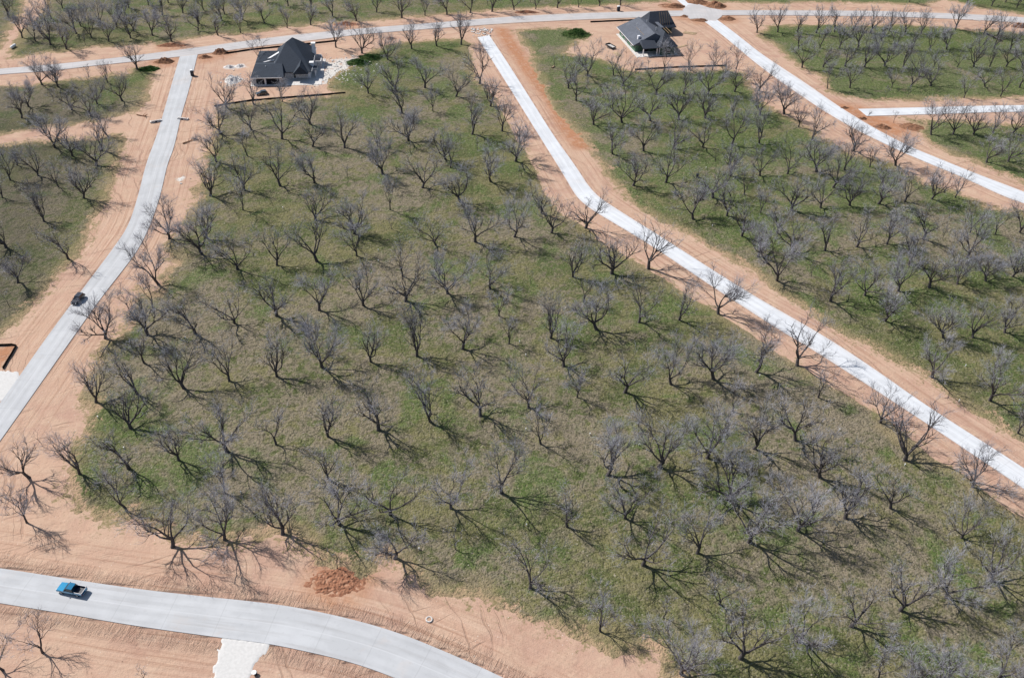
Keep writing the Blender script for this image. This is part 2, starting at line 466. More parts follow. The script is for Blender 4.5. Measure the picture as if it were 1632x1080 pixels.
ROADS = {
 'front': ([(-99.97,94.55),(-90.50,93.56),(-78.72,91.75),(-66.03,89.90),(-54.23,88.63),(-42.63,87.56),(-35.59,86.59),(-26.92,84.75),(-18.36,82.30),(-9.88,78.82),(-0.11,74.41),(9.36,69.33)],
  [(-96.54,87.94),(-87.11,86.39),(-75.15,84.60),(-63.45,82.63),(-47.23,80.56),(-39.73,79.79),(-31.19,78.08),(-24.54,76.46),(-17.93,74.15),(-10.41,71.00),(-4.34,68.04)]),
 'left': ([(-111.15,121.07),(-110.46,135.78),(-110.27,144.62),(-110.15,160.47),(-109.40,179.33),(-108.70,197.58),(-108.63,208.61),(-111.73,225.13),(-116.55,246.36),(-119.24,264.00),(-123.53,285.52),(-128.71,310.88),(-132.90,331.85),(-134.37,339.77)],
  [(-105.90,110.71),(-105.09,124.42),(-103.94,160.66),(-103.44,174.63),(-102.50,185.48),(-101.70,197.82),(-103.28,213.24),(-105.78,227.99),(-109.90,246.64),(-110.86,255.93),(-116.15,280.19),(-120.10,302.58),(-126.82,335.46),(-128.24,342.82)]),
 'back': ([(-213.57,313.93),(-197.37,319.65),(-180.67,324.27),(-164.18,330.25),(-147.50,337.07),(-130.44,345.13),(-106.71,356.34),(-94.84,361.77),(-81.95,366.22),(-58.95,373.32),(-33.32,380.58),(-5.26,389.48),(22.02,395.22),(51.49,399.46),(72.03,401.93),(92.91,403.57),(107.43,404.41),(167.76,407.03),(171.77,406.05),(201.55,405.52),(230.53,402.05),(261.74,397.12)],
  [(-210.84,308.66),(-194.82,314.25),(-178.04,318.14),(-162.11,324.89),(-150.99,328.65),(-127.41,337.43),(-104.77,348.22),(-86.64,354.88),(-67.94,363.23),(-57.25,366.44),(-39.63,371.60),(-25.87,375.15),(-4.29,380.93),(21.68,386.09),(50.68,391.01),(73.89,394.82),(91.70,396.68),(106.09,397.84),(165.30,399.36),(169.53,399.26),(198.52,397.72),(227.07,394.35),(257.00,387.93)]),
 'right': ([(74.36,446.56),(79.22,417.89),(89.24,389.08),(95.10,368.30),(99.48,350.53),(111.29,318.30),(117.05,299.73),(124.72,281.32),(131.96,268.20),(140.42,257.75),(147.52,249.08),(157.19,238.57),(172.64,220.62)],
  [(68.09,446.17),(74.50,415.78),(82.64,387.89),(88.31,368.98),(92.49,351.55),(96.47,336.27),(102.48,317.88),(110.28,296.17),(117.15,281.49),(125.83,267.48),(133.15,257.46),(141.55,247.60),(149.94,234.80),(154.03,231.54),(168.64,212.93)]),
 'side': ([(123.70,297.86),(148.55,300.35),(171.26,302.77),(186.55,304.02),(217.10,305.98)],
  [(125.02,291.85),(146.29,294.07),(168.87,296.96),(183.93,298.18),(214.17,300.36)]),
 'middle': ([(-16.95,363.01),(-3.24,312.80),(6.36,276.63),(15.24,243.79),(18.30,230.88),(21.36,224.66),(25.62,219.07),(37.41,204.97),(51.43,185.21),(62.61,170.30),(67.86,163.78),(70.91,160.29),(81.30,146.53),(89.24,135.83),(97.07,124.77),(102.62,116.92),(111.60,103.43)],
  [(-12.01,365.51),(-3.57,334.49),(6.52,295.46),(12.88,270.63),(19.33,249.37),(23.71,232.62),(29.92,223.53),(42.26,207.42),(56.23,188.22),(64.28,178.06),(75.94,164.51),(84.08,152.90),(91.24,141.43),(98.24,131.89),(105.14,122.54),(114.42,108.84)]),
}
PLAZA = [(75.1,403.4),(78.7,410.6),(83.3,411.8),(87.7,406.7),(93.0,404.0),(93.0,399.3),(91.4,395.0),(87.8,389.0),(82.9,389.5),(80.2,391.9),(76.7,390.8),(75.1,395.7)]
DRIVE = [(-47.3,81.0),(-38.9,79.9),(-40.9,76.0),(-40.9,69.3),(-48.1,69.2),(-47.0,73.4)]
PAD = [(-124.1,146.6),(-111.5,146.3),(-109.9,144.6),(-109.7,136.4),(-118.8,136.1)]
REDPAD = [(-128.1,154.5),(-116.0,154.9),(-115.1,146.8),(-124.1,146.6)]
RUBBLE = [(-14.6,364.6),(-19.7,370.4),(-17.7,373.6),(-12.7,370.8),(-11.2,366.3)]
F_A_FRONT = [(-107.0,289.4),(-95.4,294.8),(-84.7,297.5),(-62.7,303.0)]
F_A_BACK = [(-116.4,339.3),(-107.5,343.9),(-98.1,347.2),(-88.6,350.5),(-75.1,355.5)]
F_B_FRONT = [(46.1,330.5),(63.3,334.0),(83.1,336.6)]
F_B_BACK = [(31.8,384.2),(41.3,386.0),(56.9,388.9)]
F_LEFT = [(-126.6,154.5),(-119.6,155.2),(-115.7,155.6),(-115.1,147.1)]
MARKERS = [(-164.9,290.5),(-152.8,292.7),(-90.2,226.0),(-67.6,219.9),(-36.9,198.5),(-36.2,193.3),(-49.7,252.5),(-43.5,245.6),(-25.2,261.6),(1.8,160.1),(3.3,155.2),(3.3,130.8),(3.4,105.3),(60.8,249.8),(56.9,214.6),(118.3,238.6),(68.7,213.4),(53.5,161.4),(56.7,149.5),(105.7,154.4),(99.5,142.3),(113.1,155.3),(70.1,132.4),(80.7,122.6),(133.8,197.1),(126.5,179.9),(-79.0,123.1),(-52.2,111.9),(-46.2,160.0),(-77.4,159.1),(26.8,126.8),(16.8,129.7),(-87.7,131.9),(-16.3,99.3)]
PT = {'truck':(-75.62,89.17),'truck_f':(-78.22,89.63),'truck_r':(-72.88,88.59),'suv':(-108.46,173.40),'suv_f':(-108.80,170.77),'suv_r':(-108.06,175.55),'blk':(-92.80,299.92),'blk_l':(-94.92,299.26),'blk_r':(-90.80,301.14),'trl':(38.36,354.35),'trl_l':(36.85,358.57),'trl_r':(40.53,352.34),'toil1':(-122.91,316.57),'toil2':(45.41,399.96),'ring':(-13.20,84.81),'tank':(-201.94,341.03),'tank_a':(-201.93,338.29),'tank_b':(-201.64,343.12),'log1':(204.79,374.20),'log1a':(203.36,377.94),'log1b':(205.91,370.50),'whitelog':(14.20,331.50),'debris':(-68.10,327.38),'sandL':(-106.79,313.14),'pile1':(-111.35,325.85),'pile2':(-107.19,326.69),'moundA1':(-61.74,332.20),'moundA2':(-58.15,338.32),'moundB':(24.47,368.24),'bushL':(-141.57,321.82),'red1':(-30.28,92.14),'brush1':(-107.73,261.72),'brush2':(-129.76,280.60),'brownA':(-137.86,329.64),'brownB':(-123.45,334.97),'brownC':(-118.60,339.91),'red2':(-73.94,375.93),'red3':(-140.70,347.03),'red4':(3.39,395.84),'b1':(71.18,408.42),'b2':(83.41,414.50),'b3':(90.78,409.57),'b4':(75.19,394.06),'b5':(80.87,389.02),'b6':(93.07,391.76),'b7':(127.86,282.96),'b8':(118.12,298.69),'b9':(122.35,289.33),'b10':(-52.71,359.61),'b11':(222.54,389.23),'b12':(138.53,283.43),'wing1':(-123.18,275.86),'wing2':(-114.89,278.23),'lum1':(73.95,372.45),'lum2':(40.58,346.79),'lum3':(68.06,357.34),'white2':(29.27,363.27),'branchA':(205.67,396.45),'can':(-40.26,74.23),'post':(57.04,243.82),'pk':(58.08,249.25),'tracks':(-234.96,399.17),'barrel':(-71.71,341.66),'slab':(-102.39,237.07),'stub':(127.06,293.73),'debris2':(-72.81,319.65),'debris3':(-65.27,332.68),'cone':(126.94,300.73)}
REDLINE = [(-6.9,372.6),(-2.6,355.0),(3.4,332.9),(13.0,300.4),(17.8,277.1),(21.5,264.5)]
REDJUNC = [(115.4,298.6),(123.3,294.6),(127.4,286.5),(131.5,282.1)]
PATH = [(-222.0,459.2),(-203.0,401.1),(-206.6,379.7),(-202.2,351.6),(-199.4,329.1)]
PATH2 = [(-169.6,260.9),(-191.4,255.4)]
TRACK = [(-124.3,273.3),(-136.3,271.3),(-151.0,265.9),(-161.9,262.2),(-169.2,260.0),(-190.5,253.7)]

# ------------------------------------------------------------------ helpers
def link(o, parent=None):
    COL.objects.link(o)
    if parent is not None: o.parent = parent
    return o
def tag(o, label=None, cat=None, group=None, kind=None):
    if label: o['label'] = label
    if cat: o['category'] = cat
    if group: o['group'] = group
    if kind: o['kind'] = kind
    return o
def empty(name, loc, rz=0.0, label=None, cat=None, group=None):
    o = bpy.data.objects.new(name, None); o.empty_display_size = 0.3
    link(o); o.location = loc; o.rotation_euler = (0, 0, rz)
    return tag(o, label, cat, group)
def mesh_obj(name, verts, faces, mat, parent=None, smooth=False):
    me = bpy.data.meshes.new(name); me.from_pydata(verts, [], faces); me.update()
    if mat: me.materials.append(mat)
    if smooth: me.shade_smooth()
    return link(bpy.data.objects.new(name, me), parent)
def bm_obj(name, bm, mat, parent=None, smooth=False):
    bmesh.ops.recalc_face_normals(bm, faces=bm.faces)
    me = bpy.data.meshes.new(name); bm.to_mesh(me); bm.free()
    if mat: me.materials.append(mat)
    if smooth: me.shade_smooth()
    return link(bpy.data.objects.new(name, me), parent)
def box(bm, x0, x1, y0, y1, z0, z1, bev=0.0, rz=0.0, top=None):
    """axis box; top = (dx, dy) inset of the upper face"""
    dx, dy = top or (0, 0)
    c = [(x0,y0,z0),(x1,y0,z0),(x1,y1,z0),(x0,y1,z0),(x0+dx,y0+dy,z1),(x1-dx,y0+dy,z1),(x1-dx,y1-dy,z1),(x0+dx,y1-dy,z1)]
    if rz:
        cx, cy = (x0+x1)/2, (y0+y1)/2; cs, sn = math.cos(rz), math.sin(rz)
        c = [(cx+(x-cx)*cs-(y-cy)*sn, cy+(x-cx)*sn+(y-cy)*cs, z) for x,y,z in c]
    v = [bm.verts.new(p) for p in c]
    fs = [bm.faces.new([v[i] for i in f]) for f in ((3,2,1,0),(4,5,6,7),(0,1,5,4),(1,2,6,5),(2,3,7,6),(3,0,4,7))]
    if bev: bmesh.ops.bevel(bm, geom=list({e for f in fs for e in f.edges}), offset=bev, segments=2, affect='EDGES', clamp_overlap=True)
def hexa(bm, b, t):
    """8 point solid: b bottom quad, t top quad"""
    v = [bm.verts.new(p) for p in list(b)+list(t)]
    for f in ((3,2,1,0),(4,5,6,7),(0,1,5,4),(1,2,6,5),(2,3,7,6),(3,0,4,7)): bm.faces.new([v[i] for i in f])
def cyl(bm, p0, p1, r0, r1=None, n=10):
    r1 = r0 if r1 is None else r1
    p0, p1 = Vector(p0), Vector(p1); d = (p1-p0).normalized()
    u = d.orthogonal().normalized(); w = d.cross(u)
    a = [bm.verts.new(p0+(u*math.cos(2*PI*i/n)+w*math.sin(2*PI*i/n))*r0) for i in range(n)]
    b = [bm.verts.new(p1+(u*math.cos(2*PI*i/n)+w*math.sin(2*PI*i/n))*r1) for i in range(n)]
    for i in range(n): bm.faces.new((a[i], a[(i+1)%n], b[(i+1)%n], b[i]))
    bm.faces.new(a[::-1]); bm.faces.new(b)
def prism(bm, prof, y0, y1):
    """extrude an (x,z) profile across y"""
    a = [bm.verts.new((x, y0, z)) for x, z in prof]; b = [bm.verts.new((x, y1, z)) for x, z in prof]
    n = len(prof)
    for i in range(n): bm.faces.new((a[i], a[(i+1)%n], b[(i+1)%n], b[i]))
    bm.faces.new(a[::-1]); bm.faces.new(b)
def lathe(bm, prof, n=20):
    rings = [[bm.verts.new((r*math.cos(2*PI*i/n), r*math.sin(2*PI*i/n), z)) for i in range(n)] for r, z in prof]
    for A, B in zip(rings, rings[1:]):
        for i in range(n): bm.faces.new((A[i], A[(i+1)%n], B[(i+1)%n], B[i]))

# ------------------------------------------------------------------ materials
def new_mat(name, rough=0.9, spec=0.2):
    m = bpy.data.materials.new(name); m.use_nodes = True
    nt = m.node_tree; b = nt.nodes['Principled BSDF']
    b.inputs['Roughness'].default_value = rough; b.inputs['Specular IOR Level'].default_value = spec
    return m, nt, b
class NT:
    def __init__(s, nt): s.nt = nt
    def n(s, t, **k):
        q = s.nt.nodes.new(t)
        for a, v in k.items(): setattr(q, a, v)
        return q
    def put(s, sock, v):
        if isinstance(v, (int, float, tuple, list)): sock.default_value = v
        else: s.nt.links.new(v, sock)
    def math(s, op, a, b=0.0, c=None, clamp=False):
        q = s.n('ShaderNodeMath', operation=op, use_clamp=clamp); s.put(q.inputs[0], a); s.put(q.inputs[1], b)
        if c is not None: s.put(q.inputs[2], c)
        return q.outputs[0]
    def noise(s, vec, scale, detail=3, rough=0.5, dist=0.0):
        q = s.n('ShaderNodeTexNoise'); s.put(q.inputs['Vector'], vec); q.inputs['Scale'].default_value = scale
        q.inputs['Detail'].default_value = detail; q.inputs['Roughness'].default_value = rough; q.inputs['Distortion'].default_value = dist
        return q.outputs['Fac']
    def ramp(s, f, lo, hi, a=0.0, b=1.0):
        q = s.n('ShaderNodeMapRange'); q.interpolation_type = 'SMOOTHSTEP'
        s.put(q.inputs[0], f); q.inputs[1].default_value = lo; q.inputs[2].default_value = hi; q.inputs[3].default_value = a; q.inputs[4].default_value = b
        return q.outputs[0]
    def mix(s, f, a, b, blend='MIX'):
        q = s.n('ShaderNodeMix', data_type='RGBA', blend_type=blend); s.put(q.inputs[0], f)
        for sock, v in ((q.inputs[6], a), (q.inputs[7], b)):
            s.put(sock, (*v, 1) if isinstance(v, tuple) and len(v) == 3 else v)
        return q.outputs[2]
    def comb(s, x, y, z=0.0):
        q = s.n('ShaderNodeCombineXYZ'); s.put(q.inputs[0], x); s.put(q.inputs[1], y); s.put(q.inputs[2], z); return q.outputs[0]
    def attr(s, name):
        return s.n('ShaderNodeAttribute', attribute_name=name).outputs['Fac']
    def pos(s): return s.n('ShaderNodeNewGeometry').outputs['Position']
    def bump(s, h, strength, dist):
        q = s.n('ShaderNodeBump'); q.inputs['Strength'].default_value = strength; q.inputs['Distance'].default_value = dist; s.put(q.inputs['Height'], h)
        return q.outputs[0]
def mat_simple(name, col, rough=0.7, spec=0.3, metal=0.0, var=0.15, scale=1.5, coat=0.0):
    m, nt, b = new_mat(name, rough, spec); N = NT(nt)
    tc = N.n('ShaderNodeTexCoord').outputs['Object']
    f = N.noise(tc, scale, 4, 0.6)
    c = N.mix(N.ramp(f, .3, .7), tuple(v*(1-var) for v in col), tuple(min(1, v*(1+var)) for v in col))
    N.put(b.inputs['Base Color'], c); b.inputs['Metallic'].default_value = metal
    if coat: b.inputs['Coat Weight'].default_value = coat; b.inputs['Coat Roughness'].default_value = .05
    return m

def mat_dirt():
    m, nt, b = new_mat('graded_dirt', .95, .1); N = NT(nt); P = N.pos()
    rd, rs, red, fr, wht = N.attr('rd'), N.attr('rs'), N.attr('red'), N.attr('fr'), N.attr('wht')
    big = N.noise(P, .035, 4, .55, .6); mid = N.noise(P, .22, 5, .6, .3); fine = N.noise(P, 1.6, 5, .65); grain = N.noise(P, 5.0, 2, .6)
    c = N.mix(N.ramp(big, .38, .62), (.47,.312,.23), (.43,.275,.21))
    c = N.mix(N.ramp(mid, .35, .72), c, (.49,.345,.255))
    c = N.mix(N.ramp(fine, .52, .8, 0, .7), c, (.32,.20,.145))
    c = N.mix(N.ramp(grain, .55, .8, 0, .5), c, (.23,.145,.11))
    st = N.noise(N.comb(N.math('MULTIPLY', rd, 1.1), N.math('MULTIPLY', rs, .018)), 1.0, 4, .7)
    near = N.ramp(rd, 4, 13, 1, 0)
    c = N.mix(N.math('MULTIPLY', N.ramp(st, .50, .66, 0, .7), near), c, (.32,.185,.13))
    c = N.mix(N.math('MULTIPLY', N.ramp(st, .48, .3, 0, .45), near), c, (.58,.43,.335))
    sx = N.n('ShaderNodeSeparateXYZ'); nt.links.new(P, sx.inputs[0]); X_, Y_ = sx.outputs[0], sx.outputs[1]
    wob = N.math('MULTIPLY', N.noise(P, .06, 3, .5), 9.0)
    r1 = N.noise(N.comb(N.math('ADD', N.math('MULTIPLY', X_, .9), N.math('ADD', N.math('MULTIPLY', Y_, .45), wob)), N.math('MULTIPLY', Y_, .03)), 1.0, 3, .6)
    r2 = N.noise(N.comb(N.math('ADD', N.math('MULTIPLY', X_, -.35), N.math('ADD', N.math('MULTIPLY', Y_, 1.0), wob)), N.math('MULTIPLY', X_, .03)), 1.0, 3, .6)
    rut = N.math('ADD', N.math('MULTIPLY', N.ramp(r1, .56, .66), N.ramp(N.noise(P, .045, 2), .48, .58)), N.math('MULTIPLY', N.ramp(r2, .57, .67), N.ramp(N.noise(P, .05, 2, .5, .5), .46, .56)), clamp=True)
    c = N.mix(N.math('MULTIPLY', rut, .55), c, (.30,.185,.135))
    dmp = N.noise(P, .10, 5, .65, 1.0); c = N.mix(N.ramp(dmp, .56, .68, 0, .45), c, (.36,.215,.16))
    gs = N.attr('gs'); sp = N.noise(P, 1.5, 4, .7); sp2 = N.noise(P, .35, 4, .6)
    gk = N.math('ADD', N.math('ADD', N.math('MULTIPLY', gs, .055), N.math('MULTIPLY', sp, .9)), N.math('MULTIPLY', sp2, .9))
    c = N.mix(N.ramp(gk, .86, 1.0, 0, .85), c, N.mix(N.ramp(fine, .4, .6), (.16,.14,.06), (.27,.215,.12)))
    pb = N.noise(P, 2.4, 1, .5); c = N.mix(N.ramp(pb, .74, .77, 0, .8), c, (.62,.55,.48)); c = N.mix(N.ramp(pb, .235, .21, 0, .75), c, (.10,.065,.05))
    edge = N.math('MULTIPLY', N.ramp(rd, .15, .9, 1, 0), N.ramp(mid, .3, .6, .3, .8))
    c = N.mix(edge, c, (.25,.155,.12))
    rr = N.math('MULTIPLY', red, N.ramp(N.noise(P, .5, 5, .65), .25, .6, .25, 1.1), clamp=True)
    c = N.mix(N.math('MULTIPLY', rr, .85), c, (.36,.165,.085))
    w = N.ramp(N.math('ADD', N.math('ADD', wht, N.math('MULTIPLY', N.math('SUBTRACT', mid, .5), 1.3)), N.math('MULTIPLY', N.math('SUBTRACT', fine, .5), .9)), .45, .62)
    c = N.mix(w, c, N.mix(N.ramp(fine, .4, .65), (.62,.60,.57), (.40,.36,.33)))
    N.put(b.inputs['Base Color'], c)
    teeth = N.noise(N.comb(N.math('MULTIPLY', rs, 1.5), N.math('MULTIPLY', rd, .35)), 1.0, 5, .7, 1.2)
    tm = N.math('MULTIPLY', N.math('MULTIPLY', N.ramp(rd, .2, .8), N.ramp(N.math('ADD', rd, N.math('MULTIPLY', mid, 4.0)), 3.0, 6.0, 1, 0)), N.math('ADD', N.math('MULTIPLY', fr, .7), .10))
    h = N.math('MULTIPLY', N.math('MULTIPLY', teeth, tm), 1.5)
    h = N.math('ADD', h, N.math('MULTIPLY', fine, .16)); h = N.math('ADD', h, N.math('MULTIPLY', mid, .35)); h = N.math('ADD', h, N.math('MULTIPLY', grain, .05))
    h = N.math('ADD', h, N.math('MULTIPLY', N.math('MULTIPLY', st, near), .22)); h = N.math('SUBTRACT', h, N.math('MULTIPLY', rut, .12))
    N.put(b.inputs['Normal'], N.bump(h, .8, .9))
    return m

def mat_grass():
    m, nt, b = new_mat('orchard_turf', .95, .08); N = NT(nt); P = N.pos(); gs, grn = N.attr('gs'), N.attr('grn')
    big = N.noise(P, .022, 4, .55, .4); mid = N.noise(P, .09, 5, .6, .5); clump = N.noise(P, .40, 4, .6, .6); tuft = N.noise(P, 1.1, 3, .6, .3); fine = N.noise(P, 2.6, 2, .6); speck = N.noise(P, 1.9, 1, .5)
    dk, ee = N.attr('dk'), N.attr('ee')
    sx = N.n('ShaderNodeSeparateXYZ'); nt.links.new(P, sx.inputs[0])
    ru = N.math('ADD', N.math('MULTIPLY', sx.outputs[0], .974), N.math('MULTIPLY', sx.outputs[1], .228)); rv = N.math('ADD', N.math('MULTIPLY', sx.outputs[0], -.228), N.math('MULTIPLY', sx.outputs[1], .974))
    row = N.noise(N.comb(N.math('MULTIPLY', ru, .02), N.math('MULTIPLY', rv, .30)), 1.0, 3, .6)
    c = N.mix(N.ramp(mid, .42, .58), (.084,.105,.036), (.165,.155,.072))
    c = N.mix(N.ramp(row, .52, .68, 0, .35), c, (.20,.168,.115)); c = N.mix(N.ramp(row, .48, .34, 0, .4), c, (.075,.085,.036))
    c = N.mix(N.ramp(N.math('ADD', N.math('MULTIPLY', big, .6), N.math('MULTIPLY', clump, .5)), .505, .60, 0, .9), c, (.215,.178,.135))
    g = N.math('ADD', N.math('MULTIPLY', N.noise(P, .07, 5, .65, .6), .9), N.math('MULTIPLY', grn, .13))
    c = N.mix(N.ramp(g, .46, .57, 0, .8), c, (.084,.128,.036))
    c = N.mix(N.ramp(clump, .54, .66, 0, .6), c, (.075,.082,.036))
    c = N.mix(N.ramp(tuft, .52, .62, 0, .5), c, (.066,.070,.034))
    c = N.mix(N.ramp(tuft, .46, .36, 0, .5), c, (.225,.192,.118))
    c = N.mix(N.ramp(fine, .54, .66, 0, .6), c, (.050,.050,.030))
    c = N.mix(N.ramp(fine, .44, .34, 0, .55), c, (.25,.222,.165))
    c = N.mix(N.ramp(speck, .71, .75, 0, .55), c, (.40,.35,.30))
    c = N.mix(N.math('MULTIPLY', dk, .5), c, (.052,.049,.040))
    # the turf thins out into bare soil towards its edge
    e = N.math('ADD', ee, N.math('MULTIPLY', N.math('SUBTRACT', tuft, .5), 5.0)); e = N.math('ADD', e, N.math('MULTIPLY', N.math('SUBTRACT', clump, .5), 6.0)); e = N.math('ADD', e, N.math('MULTIPLY', N.math('SUBTRACT', fine, .5), 3.0))
    c = N.mix(N.ramp(e, .2, 2.2, 1, 0), c, N.mix(N.ramp(fine, .4, .6), (.43,.285,.20), (.36,.245,.165)))
    e2 = N.math('ADD', gs, N.math('MULTIPLY', N.math('SUBTRACT', mid, .5), 16.0)); c = N.mix(N.ramp(e2, 0, 4.5, .6, 0), c, (.27,.215,.12))
    N.put(b.inputs['Base Color'], c)
    h = N.math('ADD', N.math('MULTIPLY', tuft, .5), N.math('MULTIPLY', fine, .35)); h = N.math('ADD', h, N.math('MULTIPLY', clump, .4))
    N.put(b.inputs['Normal'], N.bump(h, 1.0, .9))
    return m

def mat_concrete(name, col, dust=.25, panel=9.0):
    m, nt, b = new_mat(name, .85, .25); N = NT(nt); P = N.pos()
    uv = N.n('ShaderNodeUVMap'); sep = N.n('ShaderNodeSeparateXYZ'); nt.links.new(uv.outputs[0], sep.inputs[0])
    u, v = sep.outputs[0], sep.outputs[1]
    pv = N.math('FLOOR', N.math('DIVIDE', v, panel)); pu = N.math('FLOOR', N.math('DIVIDE', u, 3.7))
    wn = N.n('ShaderNodeTexWhiteNoise', noise_dimensions='2D'); nt.links.new(N.comb(pu, pv), wn.inputs['Vector'])
    wn2 = N.n('ShaderNodeTexWhiteNoise', noise_dimensions='1D'); nt.links.new(N.math('FLOOR', N.math('DIVIDE', v, panel*4)), wn2.inputs['W'])
    k = N.math('ADD', N.math('MULTIPLY', wn.outputs['Value'], .05), N.math('MULTIPLY', wn2.outputs['Value'], .06))
    n1 = N.noise(P, .18, 5, .6, .4); n2 = N.noise(P, 1.4, 4, .65); n3 = N.noise(N.comb(N.math('MULTIPLY', u, 1.1), N.math('MULTIPLY', v, .045)), 1.0, 4, .6)
    c = N.mix(N.ramp(n1, .35, .68), tuple(x*.93 for x in col), tuple(min(x*1.04, .85) for x in col))
    c = N.mix(k, c, tuple(x*.55 for x in col))
    c = N.mix(N.ramp(n3, .50, .70, 0, .42), c, (col[0]*.70, col[1]*.67, col[2]*.65))
    c = N.mix(N.ramp(n2, .56, .75, 0, .25), c, tuple(x*.6 for x in col))
    fv = N.math('ABSOLUTE', N.math('SUBTRACT', N.math('FRACT', N.math('DIVIDE', v, panel)), .5))
    jt = N.ramp(fv, .5-.10/panel, .5-.04/panel, 0, .22)
    c = N.mix(jt, c, tuple(x*.45 for x in col))
    cu = N.math('ABSOLUTE', N.math('SUBTRACT', u, N.attr('half')))
    c = N.mix(N.ramp(cu, .05, .16, .45, 0), c, tuple(min(x*1.12, .9) for x in col))
    tr = N.math('ABSOLUTE', N.math('SUBTRACT', N.math('ABSOLUTE', N.math('SUBTRACT', cu, 1.9)), .85))
    c = N.mix(N.math('MULTIPLY', N.ramp(tr, .1, .6, .22, 0), N.ramp(N.noise(P, .12, 3, .6), .35, .6)), c, tuple(x*.62 for x in col))
    ed = N.math('ADD', N.math('SUBTRACT', N.attr('half'), cu), N.math('MULTIPLY', N.math('SUBTRACT', n2, .5), 1.4))
    c = N.mix(N.ramp(ed, .0, .7, dust, 0), c, (.50,.36,.27))
    c = N.mix(N.ramp(N.noise(P, .11, 4, .6, .8), .56, .74, 0, dust*.7), c, (.52,.40,.32))
    N.put(b.inputs['Base Color'], c)
    N.put(b.inputs['Normal'], N.bump(N.math('ADD', N.math('MULTIPLY', n2, .02), N.math('MULTIPLY', jt, -.02)), .5, .3))
    return m

def mat_bark(name, a, bcol, scale=3.0):
    m, nt, b = new_mat(name, .9, .15); N = NT(nt)
    tc = N.n('ShaderNodeTexCoord').outputs['Object']
    oi = N.n('ShaderNodeObjectInfo').outputs['Random']
    f = N.noise(tc, scale, 4, .65)
    c = N.mix(N.ramp(f, .3, .7), a, bcol)
    c = N.mix(N.math('MULTIPLY', oi, .3), c, tuple(x*.72 for x in bcol))
    N.put(b.inputs['Base Color'], c)
    return m
def mat_soil(name, a, bcol):
    m, nt, b = new_mat(name, .95, .1); N = NT(nt); P = N.pos()
    f = N.noise(P, 1.2, 5, .7); g = N.noise(P, 4.5, 3, .6)
    c = N.mix(N.ramp(f, .32, .68), a, bcol); c = N.mix(N.ramp(g, .55, .8, 0, .5), c, tuple(x*.55 for x in a))
    N.put(b.inputs['Base Color'], c); N.put(b.inputs['Normal'], N.bump(N.math('ADD', f, N.math('MULTIPLY', g, .4)), .8, .35))
    return m
def mat_shingle(name, col):
    m, nt, b = new_mat(name, .85, .25); N = NT(nt)
    tc = N.n('ShaderNodeTexCoord').outputs['Object']; sp = N.n('ShaderNodeSeparateXYZ'); nt.links.new(tc, sp.inputs[0])
    row = N.math('FRACT', N.math('MULTIPLY', sp.outputs[2], 4.5))
    f = N.noise(tc, 2.5, 4, .7); g = N.noise(tc, .35, 3, .5)
    c = N.mix(N.ramp(f, .3, .7), tuple(x*.75 for x in col), tuple(x*1.25 for x in col))
    c = N.mix(N.ramp(row, .8, 1, 0, .4), c, tuple(x*.5 for x in col)); c = N.mix(N.ramp(g, .45, .7, 0, .3), c, tuple(x*1.5 for x in col))
    N.put(b.inputs['Base Color'], c); N.put(b.inputs['Normal'], N.bump(f, .4, .05))
    return m

